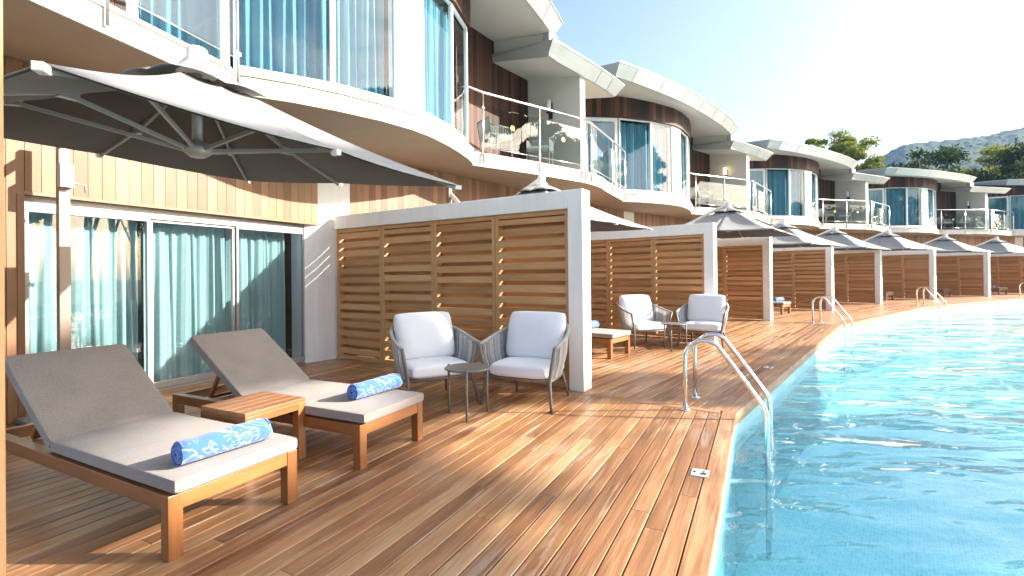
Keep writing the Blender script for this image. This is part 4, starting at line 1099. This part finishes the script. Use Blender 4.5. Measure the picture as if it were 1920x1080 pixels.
for i, (u, D, ht, cr, lb) in enumerate(TR):
    tree('pine_tree', at_dist(u, D), ht, cr, 20 + i, lb, .5, 30, 260, .34, M_leaf, .6, 'trees beyond the villas')
# pines further round the crescent and on the far bank: mirrored in the glass, and they shade the near terrace
k_ = math.tan(R(SUN_EL))
def keep(p):                    # clips unseen bank crowns along the sun ray to shape shade and sunlit gaps
    y, z = p.y, p.z + k_ * (30 - p.x)
    if y > 10.0: return z < 9.5
    if y > 5.9: return z < 13.4 - .08 * (y - 6) + .35 * math.sin(2.2 * y)
    if ((y - 4.4) / 1.25) ** 2 + ((z - 13.5) / .95) ** 2 < 1: return False
    if ((y - 3.5) / 1.5) ** 2 + ((z - 15.2) / .46) ** 2 < 1: return False
    if y < 3.6 + .25 * math.sin(3 * z): return 13.95 + .22 * math.sin(3.1 * y) + .12 * math.sin(7 * y) < z < 17.0
    return z < 17.0
BANK = [(29, -5.0, 17.5, 3.4), (30.5, -1.6, 18.2, 2.9), (29.0, .9, 18.2, 2.8), (31.5, 2.6, 18.6, 2.8), (28.5, 3.9, 18.2, 2.4), (31.0, 5.0, 18.4, 2.2), (33.5, 7.6, 14.6, 2.5), (27, -11, 10.8, 3.6), (34, -17, 12, 4), (43, 8.6, 9.4, 3.4),
        (24, -18, 11, 3.8), (41, -8, 11.5, 4), (16, -24, 11, 4), (52, 9, 10, 4), (33, -30, 13, 5)]
BANK += [tuple(world(ph, r)[:2]) + (ht, 3.6) for ph, r, ht in ((44, 66, 13), (49, 64, 12.5), (54, 66, 13.5), (59, 64, 12.5), (64, 66, 13.5), (69, 65, 13), (75, 66, 12.5))]
for i, (x, y, ht, cr) in enumerate(BANK):
    near = i < 7
    tree('bank_tree', (x, y, -.05), ht, cr, 60 + i, 'dark pine on the far bank of the pool, outside the view', .34, 60 if near else 34, 330 if near else 150, .42, M_leafd, .7, 'pines on the far bank', 0, keep if near else None)

# ------------------------------------------------------------------ hill
def make_hill():
    from mathutils import noise
    b = MB(); rnd = random.Random(2); nu, nv = 520, 110
    def ridge(az):              # elevation angle (px above horizon) by image column
        xs = [-1500, 400, 1300, 1560, 1640, 1700, 1780, 1850, 1920, 2100, 2600, 4200]; ys = [20, 30, 110, 175, 214, 243, 250, 257, 273, 300, 250, 60]
        u = 960 + 917.4 * math.tan(az); return float(np.interp(u, xs, ys))
    az0, az1 = math.atan((1330 - 960) / 917.4), math.atan((3300 - 960) / 917.4)
    def fn(u, v):
        az = az0 + (az1 - az0) * u; D0, D1 = 170, 430; D = D0 + (D1 - D0) * v; yf = D
        hgt = ridge(az) / 917.4 * D1 * math.cos(0) ; hgt = hgt * (v ** .85)
        x = math.tan(az) * yf
        big = noise.noise(Vector((x * .012, yf * .012, 3))) * 10 * v * (1 - v) * 3
        tr = abs(noise.noise(Vector((x * .11, yf * .11, hgt * .05)))) * 2.4 + noise.noise(Vector((x * .3, yf * .3, 7))) * 1.1
        return (x, yf, hgt + big + tr * min(1, v * 4) - 2)
    b.grid(fn, nu, nv, .5, False)
    m, nt, out = nodes('forested_hill'); p = principled(nt, out, i_Roughness=.95); p.inputs['Specular IOR Level'].default_value = .1
    g = N(nt, 'ShaderNodeNewGeometry')
    n1 = N(nt, 'ShaderNodeTexNoise', i_Scale=.18, i_Detail=6.0); nt.links.new(g.outputs['Position'], n1.inputs[0])
    n2 = N(nt, 'ShaderNodeTexNoise', i_Scale=.016, i_Detail=4.0); nt.links.new(g.outputs['Position'], n2.inputs[0])
    vo = N(nt, 'ShaderNodeTexVoronoi', i_Scale=.30); nt.links.new(g.outputs['Position'], vo.inputs[0])
    fv = math_(nt, 'ADD', math_(nt, 'MULTIPLY', n1.outputs[0], .7), math_(nt, 'SUBTRACT', .55, math_(nt, 'MULTIPLY', vo.outputs['Distance'], .5)))
    forest = ramp(nt, fv, [(.3, (.018, .034, .018)), (.75, (.06, .082, .036))])
    rock = ramp(nt, n1.outputs[0], [(.3, (.20, .18, .15)), (.7, (.38, .35, .30))])
    f = math_(nt, 'MULTIPLY_ADD', n2.outputs[0], 9, -6.3); f = math_(nt, 'MINIMUM', math_(nt, 'MAXIMUM', f, 0), .7)
    nt.links.new(mixc(nt, f, forest, rock), p.inputs['Base Color'])
    o = b.build('hill', m); tag(o, 'wooded hill with a rocky shoulder rising behind the villas', None, None, 'structure')
make_hill()

def make_haze():
    b = MB(); b.box(-560, 560, -520, 520, -2.7, 150)
    m, nt, out = nodes('air_haze'); v = N(nt, 'ShaderNodeVolumePrincipled'); v.inputs['Density'].default_value = .00038; v.inputs['Color'].default_value = (.36, .60, 1, 1); v.inputs['Anisotropy'].default_value = 0
    nt.links.new(v.outputs[0], out.inputs['Volume']); tag(b.build('haze', m), 'thin bluish summer haze', None, None, 'stuff')
make_haze()
